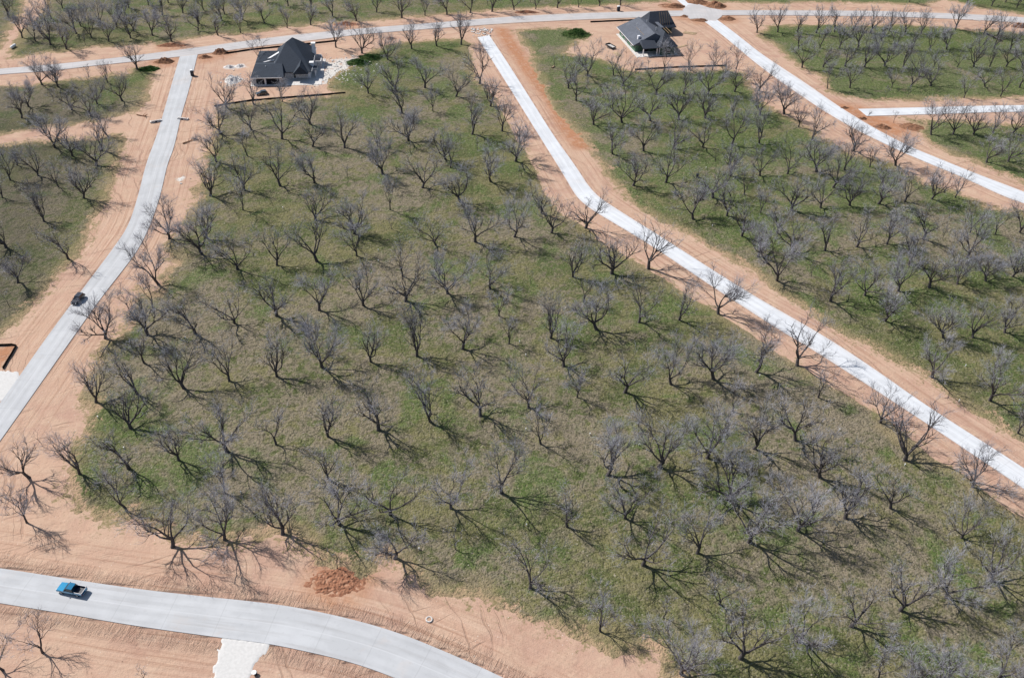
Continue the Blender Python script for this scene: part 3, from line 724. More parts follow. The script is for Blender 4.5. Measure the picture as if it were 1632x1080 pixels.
M = dict(
    dirt=mat_dirt(), grass=mat_grass(),
    road=mat_concrete('road_concrete', (.465,.475,.495), .28), road_white=mat_concrete('new_concrete', (.60,.62,.655), .16, 9.0), road_dusty=mat_concrete('dusty_concrete', (.46,.445,.45), .45),
    bark=mat_bark('pecan_bark', (.050,.044,.046), (.125,.112,.113)), twig=mat_bark('grey_twigs', (.34,.34,.385), (.47,.47,.53), 1.0),
    red=mat_soil('red_clay', (.24,.105,.062), (.37,.19,.12)), brown=mat_soil('brown_soil', (.17,.085,.05), (.30,.16,.10)),
    pink=mat_soil('tan_soil', (.40,.25,.17), (.52,.36,.26)), caliche=mat_soil('white_caliche', (.56,.53,.51), (.68,.66,.645)), moundgreen=mat_soil('weedy_soil', (.075,.11,.035), (.11,.13,.045)),
    leaf=mat_simple('weed_leaves', (.075,.15,.040), .8, .2, var=.45, scale=1.2),
    shingle_a=mat_shingle('blue_black_shingles', (.030,.040,.058)), shingle_b=mat_shingle('grey_shingles', (.095,.105,.13)), shingle_c=mat_shingle('shaded_grey_shingles', (.035,.042,.058)),  # shingle_c is the grey roofing with the front hip's shade in its colour
    wrap=mat_simple('white_house_wrap', (.66,.68,.74), .6, .3, var=.12, scale=.8), stone=mat_simple('pale_limestone', (.50,.49,.50), .85, .2, var=.3, scale=2.5),
    sheath_shaded=mat_simple('shaded_green_sheathing', (.035,.075,.055), .7, .3, var=.25), green=mat_simple('green_sheathing', (.06,.135,.09), .7, .3, var=.2), lumber=mat_simple('framing_lumber', (.50,.38,.24), .8, .2, var=.2), darkhole=mat_simple('dark_interior', (.012,.013,.018), .8, .2),  # first sheathing is the green one with the front's shade painted into it
    glass=mat_simple('window_glass', (.02,.025,.035), .08, .6, var=.05), trim=mat_simple('white_trim', (.72,.72,.74), .6, .3, var=.05),
    fabric=mat_simple('black_silt_fabric', (.012,.011,.012), .8, .2, var=.3), stake=mat_simple('wood_stake', (.24,.17,.11), .9, .1),
    blue=mat_simple('metallic_blue_paint', (.006,.17,.33), .16, .5, metal=.85, var=.04, coat=1.0), black=mat_simple('black_paint', (.010,.012,.018), .15, .5, var=.05, coat=1.0),
    tyre=mat_simple('tyre_rubber', (.015,.015,.015), .9, .2), rim=mat_simple('alloy_rim', (.5,.5,.52), .3, .5, metal=.8), chrome=mat_simple('bright_metal', (.6,.6,.62), .2, .5, metal=.9, var=.03),
    carglass=mat_simple('tinted_glass', (.012,.016,.022), .05, .7, var=.02), lamp=mat_simple('clear_lamp', (.75,.77,.8), .1, .6, var=.03), redlamp=mat_simple('red_lamp', (.35,.02,.02), .2, .5, var=.05),
    paleslab=mat_simple('pale_crushed_rock', (.55,.54,.53), .9, .1, var=.06, scale=2.2), plastic=mat_simple('dark_plastic', (.02,.025,.04), .5, .4), white=mat_simple('white_plastic', (.78,.78,.78), .5, .4, var=.04), steel=mat_simple('dark_steel', (.06,.06,.065), .5, .4, metal=.4),
)

# ------------------------------------------------------------------ the setting: ground, roads, turf
def seg_d(px, py, pts, closed=False, arc=False):
    best = np.full(px.shape, 1e9); s_at = np.zeros(px.shape); s0 = 0.0
    ps = list(pts) + ([pts[0]] if closed else [])
    for (x1, y1), (x2, y2) in zip(ps, ps[1:]):
        dx, dy = x2-x1, y2-y1; L2 = dx*dx+dy*dy
        if L2 < 1e-9: continue
        t = np.clip(((px-x1)*dx+(py-y1)*dy)/L2, 0, 1)
        d = (px-x1-t*dx)**2+(py-y1-t*dy)**2
        m = d < best; best[m] = d[m]
        if arc: s_at[m] = s0+t[m]*math.sqrt(L2)
        s0 += math.sqrt(L2)
    return (np.sqrt(best), s_at) if arc else np.sqrt(best)
def inside(px, py, pts):
    c = np.zeros(px.shape, bool)
    for (x1, y1), (x2, y2) in zip(pts, list(pts[1:])+[pts[0]]):
        if y1 == y2: continue
        c ^= ((y1 > py) != (y2 > py)) & (px < (x2-x1)*(py-y1)/(y2-y1)+x1)
    return c
def grass_sdf(px, py):
    sd = np.full(px.shape, -1e9)
    for pts in GRASS.values():
        d = seg_d(px, py, pts, True); sd = np.maximum(sd, np.where(inside(px, py, pts), d, -d))
    return sd
def resample(pts, n, smooth=3):
    p = np.array(pts, float)
    for _ in range(smooth):                       # corner cutting
        q = np.empty((2*len(p)-2, 2)); q[0::2] = p[:-1]*.75+p[1:]*.25; q[1::2] = p[:-1]*.25+p[1:]*.75
        p = np.vstack([p[:1], q, p[-1:]])
    L = np.r_[0, np.cumsum(np.hypot(*(p[1:]-p[:-1]).T))]; t = np.linspace(0, L[-1], n)
    return np.c_[np.interp(t, L, p[:,0]), np.interp(t, L, p[:,1])]
def add_attr(me, name, arr):
    a = me.attributes.new(name, 'FLOAT', 'POINT'); a.data.foreach_set('value', np.asarray(arr, np.float32))
def grid_mesh(name, X, Y, Z, mask, mat):
    ny, nx = X.shape; idx = np.arange(nx*ny).reshape(ny, nx)
    q = np.stack([idx[:-1,:-1], idx[:-1,1:], idx[1:,1:], idx[1:,:-1]], -1).reshape(-1, 4)
    if mask is not None:
        q = q[mask.ravel()[q].all(1)]
    used = np.unique(q); rem = np.full(nx*ny, -1); rem[used] = np.arange(len(used)); q = rem[q]
    co = np.stack([X.ravel(), Y.ravel(), Z.ravel()], 1)[used]
    me = bpy.data.meshes.new(name); me.vertices.add(len(co)); me.vertices.foreach_set('co', co.astype(np.float32).ravel())
    me.loops.add(q.size); me.loops.foreach_set('vertex_index', q.astype(np.int32).ravel())
    me.polygons.add(len(q)); me.polygons.foreach_set('loop_start', np.arange(0, q.size, 4, dtype=np.int32)); me.polygons.foreach_set('loop_total', np.full(len(q), 4, np.int32))
    me.update(calc_edges=True); me.validate(); me.materials.append(mat)
    return link(bpy.data.objects.new(name, me)), used

road_polys, road_edges = {}, {}
for k, (a, b) in ROADS.items():
    n = 260 if k in ('back', 'middle', 'right') else 160
    A, B = resample(a, n), resample(b, n); road_edges[k] = (A, B); road_polys[k] = [tuple(p) for p in A[::4]]+[tuple(p) for p in B[::-4]]
ZR = dict(front=.12, left=.12, back=.124, right=.128, side=.12, middle=.12)
MR = dict(front='road', left='road', back='road_dusty', right='road_white', side='road_white', middle='road_white')
NR = {k: 'road' for k in ROADS}
for k, (A, B) in road_edges.items():
    n = len(A); z = ZR[k]; v = []; f = []; uvs = []
    C = (A+B)/2; S = np.r_[0, np.cumsum(np.hypot(*(C[1:]-C[:-1]).T))]; Wd = np.hypot(*(A-B).T)
    for i in range(n):
        for t in (0, .25, .5, .75, 1.0):
            p = A[i]*(1-t)+B[i]*t; v.append((p[0], p[1], z)); uvs.append((t*Wd[i], S[i]))
    top = 5*n
    for i in range(n): v += [(A[i][0], A[i][1], -.3), (B[i][0], B[i][1], -.3)]; uvs += [(0, S[i]), (Wd[i], S[i])]
    for i in range(n-1):
        for j in range(4): f.append((5*i+j, 5*i+j+1, 5*i+6+j, 5*i+5+j))
        f.append((5*i, 5*i+5, top+2*i+2, top+2*i)); f.append((5*i+9, 5*i+4, top+2*i+1, top+2*i+3))
    f.append((0, top, top+1, 4)); f.append((5*n-5, 5*n-1, top+2*n-1, top+2*n-2))
    vx, vy = np.array([q[0] for q in v]), np.array([q[1] for q in v]); CL = [tuple(q) for q in C]
    CL = [(2*CL[0][0]-CL[6][0], 2*CL[0][1]-CL[6][1])]+CL+[(2*CL[-1][0]-CL[-7][0], 2*CL[-1][1]-CL[-7][1])]
    dd, ss = seg_d(vx, vy, CL, False, True); sgn = [(-1 if (i % 5) < 2 else 1) if i < 5*n else (-1 if i % 2 == 0 else 1) for i in range(len(v))]
    hw = float(np.median(Wd))/2; uvs = [(hw+sg_*d_, s_) for sg_, d_, s_ in zip(sgn, dd, ss)]
    o = mesh_obj(NR[k], v, f, M[MR[k]]); o.data.update()
    bm = bmesh.new(); bm.from_mesh(o.data); bmesh.ops.recalc_face_normals(bm, faces=bm.faces); bm.to_mesh(o.data); bm.free()
    uvl = o.data.uv_layers.new(name='UVMap'); lv = np.empty(len(o.data.loops), np.int32); o.data.loops.foreach_get('vertex_index', lv)
    uvl.data.foreach_set('uv', np.array(uvs, np.float32)[lv].ravel())
    add_attr(o.data, 'half', np.full(7*n, hw))
    tag(o, {'front':'pale concrete road curving along the bottom edge','left':'pale concrete road curving up the left side','back':'dusty pale concrete road running across the top','right':'white concrete road slanting across the upper right','side':'short white concrete side road ending in red soil','middle':'new white concrete road slanting between the two groves'}[k], None, None, 'structure')
def slab(name, pts, z, mat, label, kind='structure'):
    n = len(pts); v = [(x, y, z) for x, y in pts]+[(x, y, -.3) for x, y in pts]
    f = [tuple(range(n))]+[(i, n+i, n+(i+1)%n, (i+1)%n) for i in range(n)]
    bm = bmesh.new(); vs = [bm.verts.new(p) for p in v]
    for q in f: bm.faces.new([vs[i] for i in q])
    o = bm_obj(name, bm, mat); uvl = o.data.uv_layers.new(name='UVMap')
    for l in o.data.loops: uvl.data[l.index].uv = (o.data.vertices[l.vertex_index].co.x+50, o.data.vertices[l.vertex_index].co.y)
    add_attr(o.data, 'half', np.full(len(o.data.vertices), 500.0))
    return tag(o, label, None, None, kind)
slab('crossroads_pavement', PLAZA, .133, M['road_dusty'], 'pale concrete where the two far roads cross')

def caliche_strip(name, pts, label, seed):
    """a rough sheet of crushed white rock with an uneven outline"""
    p = np.array(pts); x0, y0 = p.min(0)-1; x1, y1 = p.max(0)+1; s = .22
    X, Y = np.meshgrid(np.arange(x0, x1, s), np.arange(y0, y1, s)); q = [tuple(a) for a in pts]
    d = seg_d(X, Y, q, True); sd = np.where(inside(X, Y, q), d, -d)
    nz = np.array([mnoise.noise((x*.9+seed, y*.9, 0))*.5+mnoise.noise((x*3+seed, y*1.2, 5))*.5 for x, y in zip(X.ravel(), Y.ravel())]).reshape(X.shape)
    Z = np.clip((sd+nz*.9)*.25, -.12, .09)+nz*.012
    o, u = grid_mesh(name, X, Y, Z, sd > -1.2, M['paleslab']); o.data.shade_smooth(); return tag(o, label, None, None, 'structure')
caliche_strip('gravel_driveway', DRIVE, 'rough white caliche driveway at the bottom edge', 1)
caliche_strip('gravel_pad', PAD, 'white caliche pad at the left edge beside the road', 2)

# ground sheet: fine where the photograph looks, stretched out to the horizon
def axis(lo, hi, step, far):
    a = list(np.arange(lo, hi+step, step)); s = step; b = a[-1]
    while b < far: s *= 1.5; b += s; a.append(b)
    s = step; b = a[0]
    while b > -far: s *= 1.5; b -= s; a.insert(0, b)
    return np.array(a)
gx, gy = np.meshgrid(axis(-300, 300, 1.4, 4000), axis(40, 470, 1.4, 4000))
sd = grass_sdf(gx, gy)
rd = np.full(gx.shape, 1e9); rs = np.zeros(gx.shape); fr = np.zeros(gx.shape)
for k, (A, B) in road_edges.items():
    for E in (A, B):
        d, s = seg_d(gx, gy, [tuple(p) for p in E[::5]]+[tuple(E[-1])], False, True)
        m = d < rd; rd[m] = d[m]; rs[m] = s[m]; fr[m] = 1.0 if k == 'front' else 0.0
red = np.maximum(np.clip(1.35-seg_d(gx, gy, REDLINE)/3.6, 0, 1), np.clip(1.5-seg_d(gx, gy, REDJUNC)/6, 0, 1))
red = np.maximum(red, np.clip(1.5-seg_d(gx, gy, [PT['red1'], (PT['red1'][0]+1, PT['red1'][1])])/5.0, 0, .6))
red = np.maximum(red, np.where(inside(gx, gy, REDPAD), 1.0, 0.0))
for k in ('b1', 'b2', 'b3', 'b4', 'b5', 'b6', 'b8', 'b9', 'red2', 'red3', 'brownA', 'brownB', 'brownC'):
    red = np.maximum(red, np.clip(1.3-np.hypot(gx-PT[k][0], gy-PT[k][1])/6, 0, .6))
wht = np.zeros(gx.shape)
for k, r in (('debris', 13), ('debris2', 11), ('debris3', 6), ('sandL', 5), ('pile1', 4), ('pile2', 4), ('slab', 2)):
    wht = np.maximum(wht, np.clip(1.25-np.hypot((gx-PT[k][0]), (gy-PT[k][1])*.75)/r, 0, 1)*.75)
gobj, u = grid_mesh('ground', gx, gy, np.zeros(gx.shape), None, M['dirt'])
for nme, arr in (('gs', np.maximum(sd, -60)), ('rd', rd), ('rs', rs), ('fr', fr), ('red', red), ('wht', wht)): add_attr(gobj.data, nme, arr.ravel()[u])
tag(gobj, 'graded tan and pinkish bare dirt', None, None, 'structure')

# turf: its own sheet that dips under the dirt at a ragged edge
s = .6
tx, ty = np.meshgrid(np.arange(-275, 275, s), np.arange(62, 455, s))
infr = (np.abs(tx) < .62*ty+62)
fl = infr.ravel(); X1, Y1 = tx.ravel()[fl], ty.ravel()[fl]
sd1 = grass_sdf(X1, Y1); SD = np.full(tx.size, -99.0); SD[fl] = sd1; SD = SD.reshape(tx.shape)
def vnoise(X, Y, scale, seed):
    rs_ = np.random.RandomState(seed); g = rs_.rand(256, 256); x, y = X*scale, Y*scale
    xi, yi = np.floor(x).astype(int), np.floor(y).astype(int); fx, fy = x-xi, y-yi; fx = fx*fx*(3-2*fx); fy = fy*fy*(3-2*fy)
    a, b, c, d = g[yi % 256, xi % 256], g[yi % 256, (xi+1) % 256], g[(yi+1) % 256, xi % 256], g[(yi+1) % 256, (xi+1) % 256]
    return (a*(1-fx)+b*fx)*(1-fy)+(c*(1-fx)+d*fx)*fy-.5
n1, n2, n3 = vnoise(tx, ty, .16, 1), vnoise(tx, ty, .45, 2), vnoise(tx, ty, 1.3, 3)
crisp = np.clip(seg_d(tx, ty, [tuple(p) for p in road_edges['middle'][0][::10]])/9-.6, .12, 1)   # the strip beside the middle road was cut clean
e = SD+(n1*3.6+n2*2.4+n3*1.3)*crisp
TZ = np.clip(e*.12, -.25, .10)+(n2*.10+n3*.12)*np.clip(e, 0, 1)
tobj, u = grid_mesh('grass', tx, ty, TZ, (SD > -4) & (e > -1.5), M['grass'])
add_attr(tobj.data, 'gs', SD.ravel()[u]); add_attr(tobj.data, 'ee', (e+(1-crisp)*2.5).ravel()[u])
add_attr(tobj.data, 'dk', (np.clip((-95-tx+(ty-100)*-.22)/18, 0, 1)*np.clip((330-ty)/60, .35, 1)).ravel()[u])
grn = np.clip((ty-200)/200, 0, .55)+np.clip(tx/120, -.4, .55)*np.clip((ty-120)/120, 0, 1)
for k, r, w in (('moundA1', 26, .7), ('debris3', 14, .5), ('moundB', 16, .7), ('bushL', 8, .8), ('moundA2', 14, .5)): grn = grn+np.clip(1.3-np.hypot(tx-PT[k][0], ty-PT[k][1])/r, 0, 1)*w
grn = grn+.5*np.clip(1.2-np.hypot(tx+72, (ty-118)*.8)/26, 0, 1); add_attr(tobj.data, 'grn', grn.ravel()[u])
tobj.data.shade_smooth()
tag(tobj, 'patchy olive and straw coloured orchard grass', None, None, 'stuff')

# ------------------------------------------------------------------ trees
def tube(V, F, pts, rad, n):
    b0 = len(V); up = Vector((0, 0, 1)); m = len(pts)
    for i, p in enumerate(pts):
        d = (pts[min(i+1, m-1)]-pts[max(i-1, 0)]).normalized()
        u = d.cross(Vector((.31, .77, .2))); u.normalize(); w = d.cross(u); r = rad[i]
        for k in range(n):
            a = 2*PI*k/n; q = p+(u*math.cos(a)+w*math.sin(a))*r; V.append((q.x, q.y, q.z))
    for i in range(m-1):
        for k in range(n):
            a, b = b0+i*n+k, b0+i*n+(k+1) % n; F.append((a, b, b+n, a+n))
def grow(rg, p, d, L, nseg, wob, up):
    pts = [p]; q = p.copy(); dd = d.normalized()
    for i in range(nseg):
        dd = (dd+Vector((rg.gauss(0, wob), rg.gauss(0, wob), rg.gauss(0, wob)*.6+up))).normalized()
        q = q+dd*(L/nseg); pts.append(q.copy())
    return pts
def at(pts, t):
    f = t*(len(pts)-1); i = min(int(f), len(pts)-2); return pts[i].lerp(pts[i+1], f-i), (pts[i+1]-pts[i]).normalized()
def side(rg, d, ang):
    u = d.orthogonal().normalized(); w = d.cross(u); a = rg.uniform(0, 2*PI)
    return (d*math.cos(ang)+(u*math.cos(a)+w*math.sin(a))*math.sin(ang)).normalized()
def gen_tree(seed, kind):
    """bare open-vase orchard tree about 9.5 m high: returns trunk and crown geometry"""
    rg = random.Random(seed); TV, TF, CV, CF = [], [], [], []
    P = dict(L=dict(h0=(1.2, 2.0), r0=.32, ns=(4, 5), L0=6.7, inc=(.46, 1.02), k=(1.0, 6, 6, 4, 2)), M=dict(h0=(1.1, 1.8), r0=.18, ns=(3, 4), L0=5.0, inc=(.25, .62), k=(1.0, 5, 5, 4, 2)),
             S=dict(h0=(.9, 1.4), r0=.075, ns=(2, 4), L0=2.2, inc=(.2, .55), k=(.7, 3, 3, 3, 2)), F=dict(h0=(1.2, 2.0), r0=.29, ns=(3, 5), L0=6.4, inc=(.36, .75), k=(1.0, 6, 5, 4, 0)))[kind]
    h0 = rg.uniform(*P['h0']); lean = Vector((rg.gauss(0, .15), rg.gauss(0, .15), 1))
    tr = grow(rg, Vector((0, 0, -.15)), lean, h0+.15, 4, .07, .03); r0 = P['r0']*rg.uniform(.85, 1.15)
    tube(TV, TF, tr, [r0*1.35, r0*1.05, r0*.98, r0*.95, r0*.88], 8)
    dens = rg.choice((.7, .85, 1.0, 1.0, 1.15)); ns = rg.randint(*P['ns']); a0 = rg.uniform(0, 2*PI); k = P['k']; L0 = P['L0']
    tw = dict(L=.0080, M=.0078, S=.0075, F=.018)[kind]
    for i in range(ns):
        a = a0+2*PI*i/ns+rg.gauss(0, .35); inc = rg.uniform(*P['inc'])
        if ns >= 4 and i == ns-1: inc *= .35
        d = Vector((math.cos(a)*math.sin(inc), math.sin(a)*math.sin(inc), math.cos(inc))); L = L0*rg.uniform(.78, 1.15)
        s0, _ = at(tr, rg.uniform(.80, 1.0)); sp = grow(rg, s0, d, L, 8, .13, .055); rr = r0*rg.uniform(.54, .70)
        tube(TV, TF, sp, [rr*(1-.80*(j/8)**.8) for j in range(9)], 6)
        for j in range(int(k[1]*rg.uniform(.8, 1.3)+.5)):
            t = rg.uniform(.22, 1.0) if j else 1.0; q, dd = at(sp, t); L1 = L0*.46*rg.uniform(.65, 1.2)*(1.15-.35*t)
            b1 = grow(rg, q, side(rg, dd, rg.uniform(.35, .85)), L1, 5, .15, .08); r1 = min(rr*(1-.8*t**.8), rr*.66)*rg.uniform(.68, .92)
            tube(TV, TF, b1, [r1*(1-.72*m/5) for m in range(6)], 5)
            for m in range(max(2, int(k[2]*dens+.5))):
                t2 = rg.uniform(.2, 1.0) if m else 1.0; q2, d2 = at(b1, t2); L2 = L0*.25*rg.uniform(.6, 1.25)
                b2 = grow(rg, q2, side(rg, d2, rg.uniform(.3, .9)), L2, 3, .16, .07); r2 = max(.030, r1*.55)
                tube(TV, TF, b2, [r2, r2*.75, r2*.55, r2*.3], 4)
                for n in range(max(2, int(k[3]*dens+.5))):
                    q3, d3 = at(b2, rg.uniform(.25, 1.0)); L3 = L0*.145*rg.uniform(.6, 1.3)
                    b3 = grow(rg, q3, side(rg, d3, rg.uniform(.3, .9)), L3, 2, .12, .06)
                    tube(CV, CF, b3, [tw*1.9, tw*1.4, tw*.7], 3)
                    for w in range(k[4]):
                        q4, d4 = at(b3, rg.uniform(.2, 1.0)); b4 = grow(rg, q4, side(rg, d4, rg.uniform(.3, .8)), L0*.085*rg.uniform(.6, 1.4), 1, .1, .05)
                        tube(CV, CF, b4, [tw, tw*.55], 3)
    return TV, TF, CV, CF
def as_mesh(name, V, F, mat):
    me = bpy.data.meshes.new(name); me.from_pydata(V, [], F); me.update(); me.materials.append(mat); me.shade_smooth(); return me
NV = dict(L=30, M=12, S=8)
VAR = {}
for kd in 'LMS':
    VAR[kd] = []
    for i in range(NV[kd]):
        TV, TF, CV, CF = gen_tree(hash((i*31+7))+ord(kd)*1000, kd)
        VAR[kd].append((as_mesh('trunk', TV, TF, M['bark']), as_mesh('crown', CV, CF, M['twig'])))
FAR = [gen_tree(900+i, 'F') for i in range(5)]
def nth(n): return '%d%s' % (n, 'th' if 10 <= n % 100 <= 20 else {1:'st', 2:'nd', 3:'rd'}.get(n % 10, 'th'))
ADJ = dict(L='tall', M='mid-sized', S='small young'); ADJD = dict(L='tall', M='mid-sized', S='young')
rt = random.Random(11); farV, farF, farN = [], [], 0
for line in TREES.strip().split('\n'):
    x, y, kd, blk, dirt, row, i, s, far = line.split(); x, y, s, blk, dirt = float(x), float(y), float(s), int(blk), int(dirt)
    s = (1.10+.05*min(max((y-140)/190, 0), 1))*min(max(s, .93), 1.06)*rt.uniform(.86, 1.10)
    if kd == 'M': s *= 1.0+.10*min(max((y-140)/190, 0), 1)
    rz = rt.uniform(0, 2*PI)
    if far == '1':
        TV, TF, CV, CF = rt.choice(FAR); sc = s*(1 if kd == 'L' else .8); V = np.array(TV+CV)*sc; cs, sn = math.cos(rz), math.sin(rz)
        V = np.c_[V[:,0]*cs-V[:,1]*sn+x, V[:,0]*sn+V[:,1]*cs+y, V[:,2]]; farV.append(V); nT = len(TV)
        farF.append((np.array(TF, np.int64)+farN, np.array(CF, np.int64)+nT+farN)); farN += len(V); continue
    b = BLOCKS[blk]; place = 'the bottom left dirt' if b == 'bottom' else 'the '+b+' grove'
    lab = '%s, %s from left, %s row from front of %s' % (ADJD[kd]+' tree on dirt' if dirt and b != 'bottom' else ADJ[kd]+' bare tree', nth(int(i)), nth(int(row)), place)
    o = empty('pecan_tree' if kd != 'S' else 'young_tree', (x, y, .02), rz, lab, 'tree' if kd != 'S' else 'young tree', ('bare orchard trees in the %s' % (b+' grove' if b != 'bottom' else 'bottom left dirt')) if kd != 'S' else 'small young trees between the orchard rows')
    o.scale = (s*rt.uniform(.94, 1.06), s*rt.uniform(.94, 1.06), s*rt.uniform(.92, 1.08))
    tm, cm = rt.choice(VAR[kd])
    for nme, me in (('trunk', tm), ('crown', cm)): link(bpy.data.objects.new(nme, me), o)
if farV:
    V = np.vstack(farV); q = np.vstack([np.vstack(f) for f in farF])
    mi = np.concatenate([np.concatenate([np.zeros(len(a), np.int32), np.ones(len(c), np.int32)]) for a, c in farF])
    me = bpy.data.meshes.new('distant_trees'); me.vertices.add(len(V)); me.vertices.foreach_set('co', V.astype(np.float32).ravel())
    me.loops.add(q.size); me.loops.foreach_set('vertex_index', q.astype(np.int32).ravel())
    me.polygons.add(len(q)); me.polygons.foreach_set('loop_start', np.arange(0, q.size, 4, dtype=np.int32)); me.polygons.foreach_set('loop_total', np.full(len(q), 4, np.int32))
    me.materials.append(M['bark']); me.materials.append(M['twig']); me.polygons.foreach_set('material_index', mi); me.update(calc_edges=True)
    tag(link(bpy.data.objects.new('distant_trees', me)), 'farthest bare orchard trees beyond the back road, too many to single out', None, None, 'stuff')

# ------------------------------------------------------------------ vehicles
def wheel(parent, x, y, r, wd):
    s = 1 if y > 0 else -1
    bm = bmesh.new(); cyl(bm, (x, y-wd/2, r), (x, y+wd/2, r), r, n=18)
    bmesh.ops.bevel(bm, geom=[e for e in bm.edges if len(e.link_faces) == 2 and max(len(f.verts) for f in e.link_faces) > 4], offset=.04, segments=2, affect='EDGES')
    w = bm_obj('wheel', bm, M['tyre'], parent)
    bm = bmesh.new(); cyl(bm, (x, y+s*(wd/2-.02), r), (x, y+s*(wd/2+.012), r), r*.62, n=14); cyl(bm, (x, y+s*(wd/2), r), (x, y+s*(wd/2+.03), r), r*.16, n=8)
    bm_obj('rim', bm, M['rim'], w)
def quadplate(name, pts, mat, parent, th=.03):
    a = [Vector(p) for p in pts]; nrm = (a[1]-a[0]).cross(a[3]-a[0]).normalized()*th
    bm = bmesh.new(); hexa(bm, a, [p+nrm for p in a]); return bm_obj(name, bm, mat, parent)
def vehicle(name, kind, loc, rz, paint, label, cat):
    t = empty(name, loc, rz, label, cat)
    if kind == 'pickup': L2, W2, hz, bz, r = 2.85, .98, 1.18, .50, .41
    else: L2, W2, hz, bz, r = 2.35, .95, 1.05, .42, .37
    hood0 = L2*.40                                    # windscreen foot
    c0, c1 = (-.95, hood0) if kind == 'pickup' else (-L2+.12, hood0)   # cabin at belt height
    bm = bmesh.new()
    prof = [(-L2+.05, bz), (L2-.1, bz), (L2, bz+.2), (L2-.02, hz-.28), (L2-.22, hz-.10), (hood0, hz+.02)]
    if kind == 'pickup': prof += [(c0, hz+.02), (c0, bz)]
    else: prof += [(c0, hz+.05), (-L2, hz-.12), (-L2-.03, bz+.2)]
    if kind == 'pickup': prof = prof[1:]
    prism(bm, prof, -W2, W2)
    bmesh.ops.bevel(bm, geom=list(bm.edges), offset=.07, segments=2, affect='EDGES', clamp_overlap=True)
    if kind == 'pickup':
        for s in (-1, 1): box(bm, -L2, c0-.01, s*W2-(.14 if s > 0 else 0), s*W2+(.14 if s < 0 else 0), bz, hz+.06, .03)
        box(bm, -L2+.02, c0-.01, -W2+.145, W2-.145, bz, bz+.22)
    bm_obj('body', bm, paint, t)
    top = hz+.62 if kind == 'pickup' else hz+.60
    r0, r1 = c0+(.22 if kind == 'pickup' else .45), hood0-.78       # roof extent
    b = [(c0+.03, -W2+.06, hz), (c1, -W2+.06, hz), (c1, W2-.06, hz), (c0+.03, W2-.06, hz)]
    q = [(r0, -W2+.22, top), (r1, -W2+.22, top), (r1, W2-.22, top), (r0, W2-.22, top)]
    bm = bmesh.new(); hexa(bm, [tuple(Vector(p)*.999) for p in b], q); bm_obj('cabin', bm, M['black'], t)
    bm = bmesh.new(); box(bm, r0-.05, r1+.06, -W2+.19, W2-.19, top+.002, top+.07, .03); bm_obj('cab_roof', bm, paint, t)
    def ins(P4, m):                                    # shrink a pane inside its opening
        c = sum((Vector(p) for p in P4), Vector())/4; return [c+(Vector(p)-c)*m for p in P4]
    quadplate('windshield', ins([b[1], b[2], q[2], q[1]], .90), M['carglass'], t)
    quadplate('rear_window', ins([b[3], b[0], q[0], q[3]], .86), M['carglass'], t)
    quadplate('side_window', ins([b[0], b[1], q[1], q[0]], .88), M['carglass'], t); quadplate('side_window', ins([b[2], b[3], q[3], q[2]], .88), M['carglass'], t)
    for sx in (L2*.62, -L2*.60):
        for sy in (-1, 1): wheel(t, sx, sy*(W2-.10), r, .25)
    for sy in (-1, 1):
        bm = bmesh.new(); box(bm, L2-.14, L2+.012, sy*.70-.16, sy*.70+.16, hz-.42, hz-.24, .02); bm_obj('headlight', bm, M['lamp'], t)
        bm = bmesh.new(); box(bm, -L2-.045, -L2+.06, sy*(W2-.10)-.06, sy*(W2-.10)+.06, hz-.38, hz-.10, .015); bm_obj('tail_light', bm, M['redlamp'], t)
        bm = bmesh.new(); box(bm, c1-.42, c1-.26, sy*(W2+.10)-.10, sy*(W2+.10)+.10, hz+.03, hz+.22, .03); bm_obj('side_mirror', bm, M['black'], t)
    bm = bmesh.new(); box(bm, L2-.08, L2+.07, -W2+.06, W2-.06, bz-.06, bz+.14, .04); bm_obj('front_bumper', bm, M['chrome'] if kind == 'pickup' else paint, t)
    bm = bmesh.new(); box(bm, -L2-.10, -L2+.04, -W2+.06, W2-.06, bz-.06, bz+.14, .04); bm_obj('rear_bumper', bm, M['chrome'] if kind == 'pickup' else paint, t)
    if kind == 'pickup':
        bm = bmesh.new(); box(bm, -L2+.09, c0-.03, -W2+.15, W2-.15, bz+.222, bz+.26); bm_obj('bed_liner', bm, M['plastic'], t)
        bm = bmesh.new(); box(bm, -L2-.03, -L2+.07, -W2+.142, W2-.142, bz+.10, hz+.04, .02); bm_obj('tailgate', bm, paint, t)
        bm = bmesh.new()
        for s in (-1, 1): box(bm, -L2+.05, c0-.05, s*(W2-.07)-.045, s*(W2-.07)+.045, hz+.062, hz+.085)
        box(bm, -L2-.02, -L2+.06, -W2+.15, W2-.15, hz+.042, hz+.07); bm_obj('bed_rail', bm, M['chrome'], t)
    else:
        bm = bmesh.new()
        for s in (-1, 1): box(bm, r0+.2, r1-.1, s*(W2-.30)-.025, s*(W2-.30)+.025, top+.072, top+.11)
        bm_obj('roof_rail', bm, M['chrome'], t)
    t.scale = (.87, .87, .87)
    return t
def ang(a, b): return math.atan2(PT[a][1]-PT[b][1], PT[a][0]-PT[b][0])
def mid(a, b): return ((PT[a][0]+PT[b][0])/2, (PT[a][1]+PT[b][1])/2)
vehicle('pickup_truck', 'pickup', (PT['truck'][0], PT['truck'][1]-.2, .12), ang('truck_f', 'truck_r'), M['blue'], 'bright blue pickup truck with empty black bed on the bottom road', 'pickup truck')
vehicle('car', 'suv', (PT['suv'][0], PT['suv'][1]-.2, .12), ang('suv_f', 'suv_r'), M['black'], 'glossy black car on the left concrete road', 'car')
vehicle('car', 'suv', (PT['blk'][0], PT['blk'][1]+.6, .0), ang('blk_l', 'blk_r'), M['black'], 'black car parked on dirt in front of the large dark-roofed house', 'car')
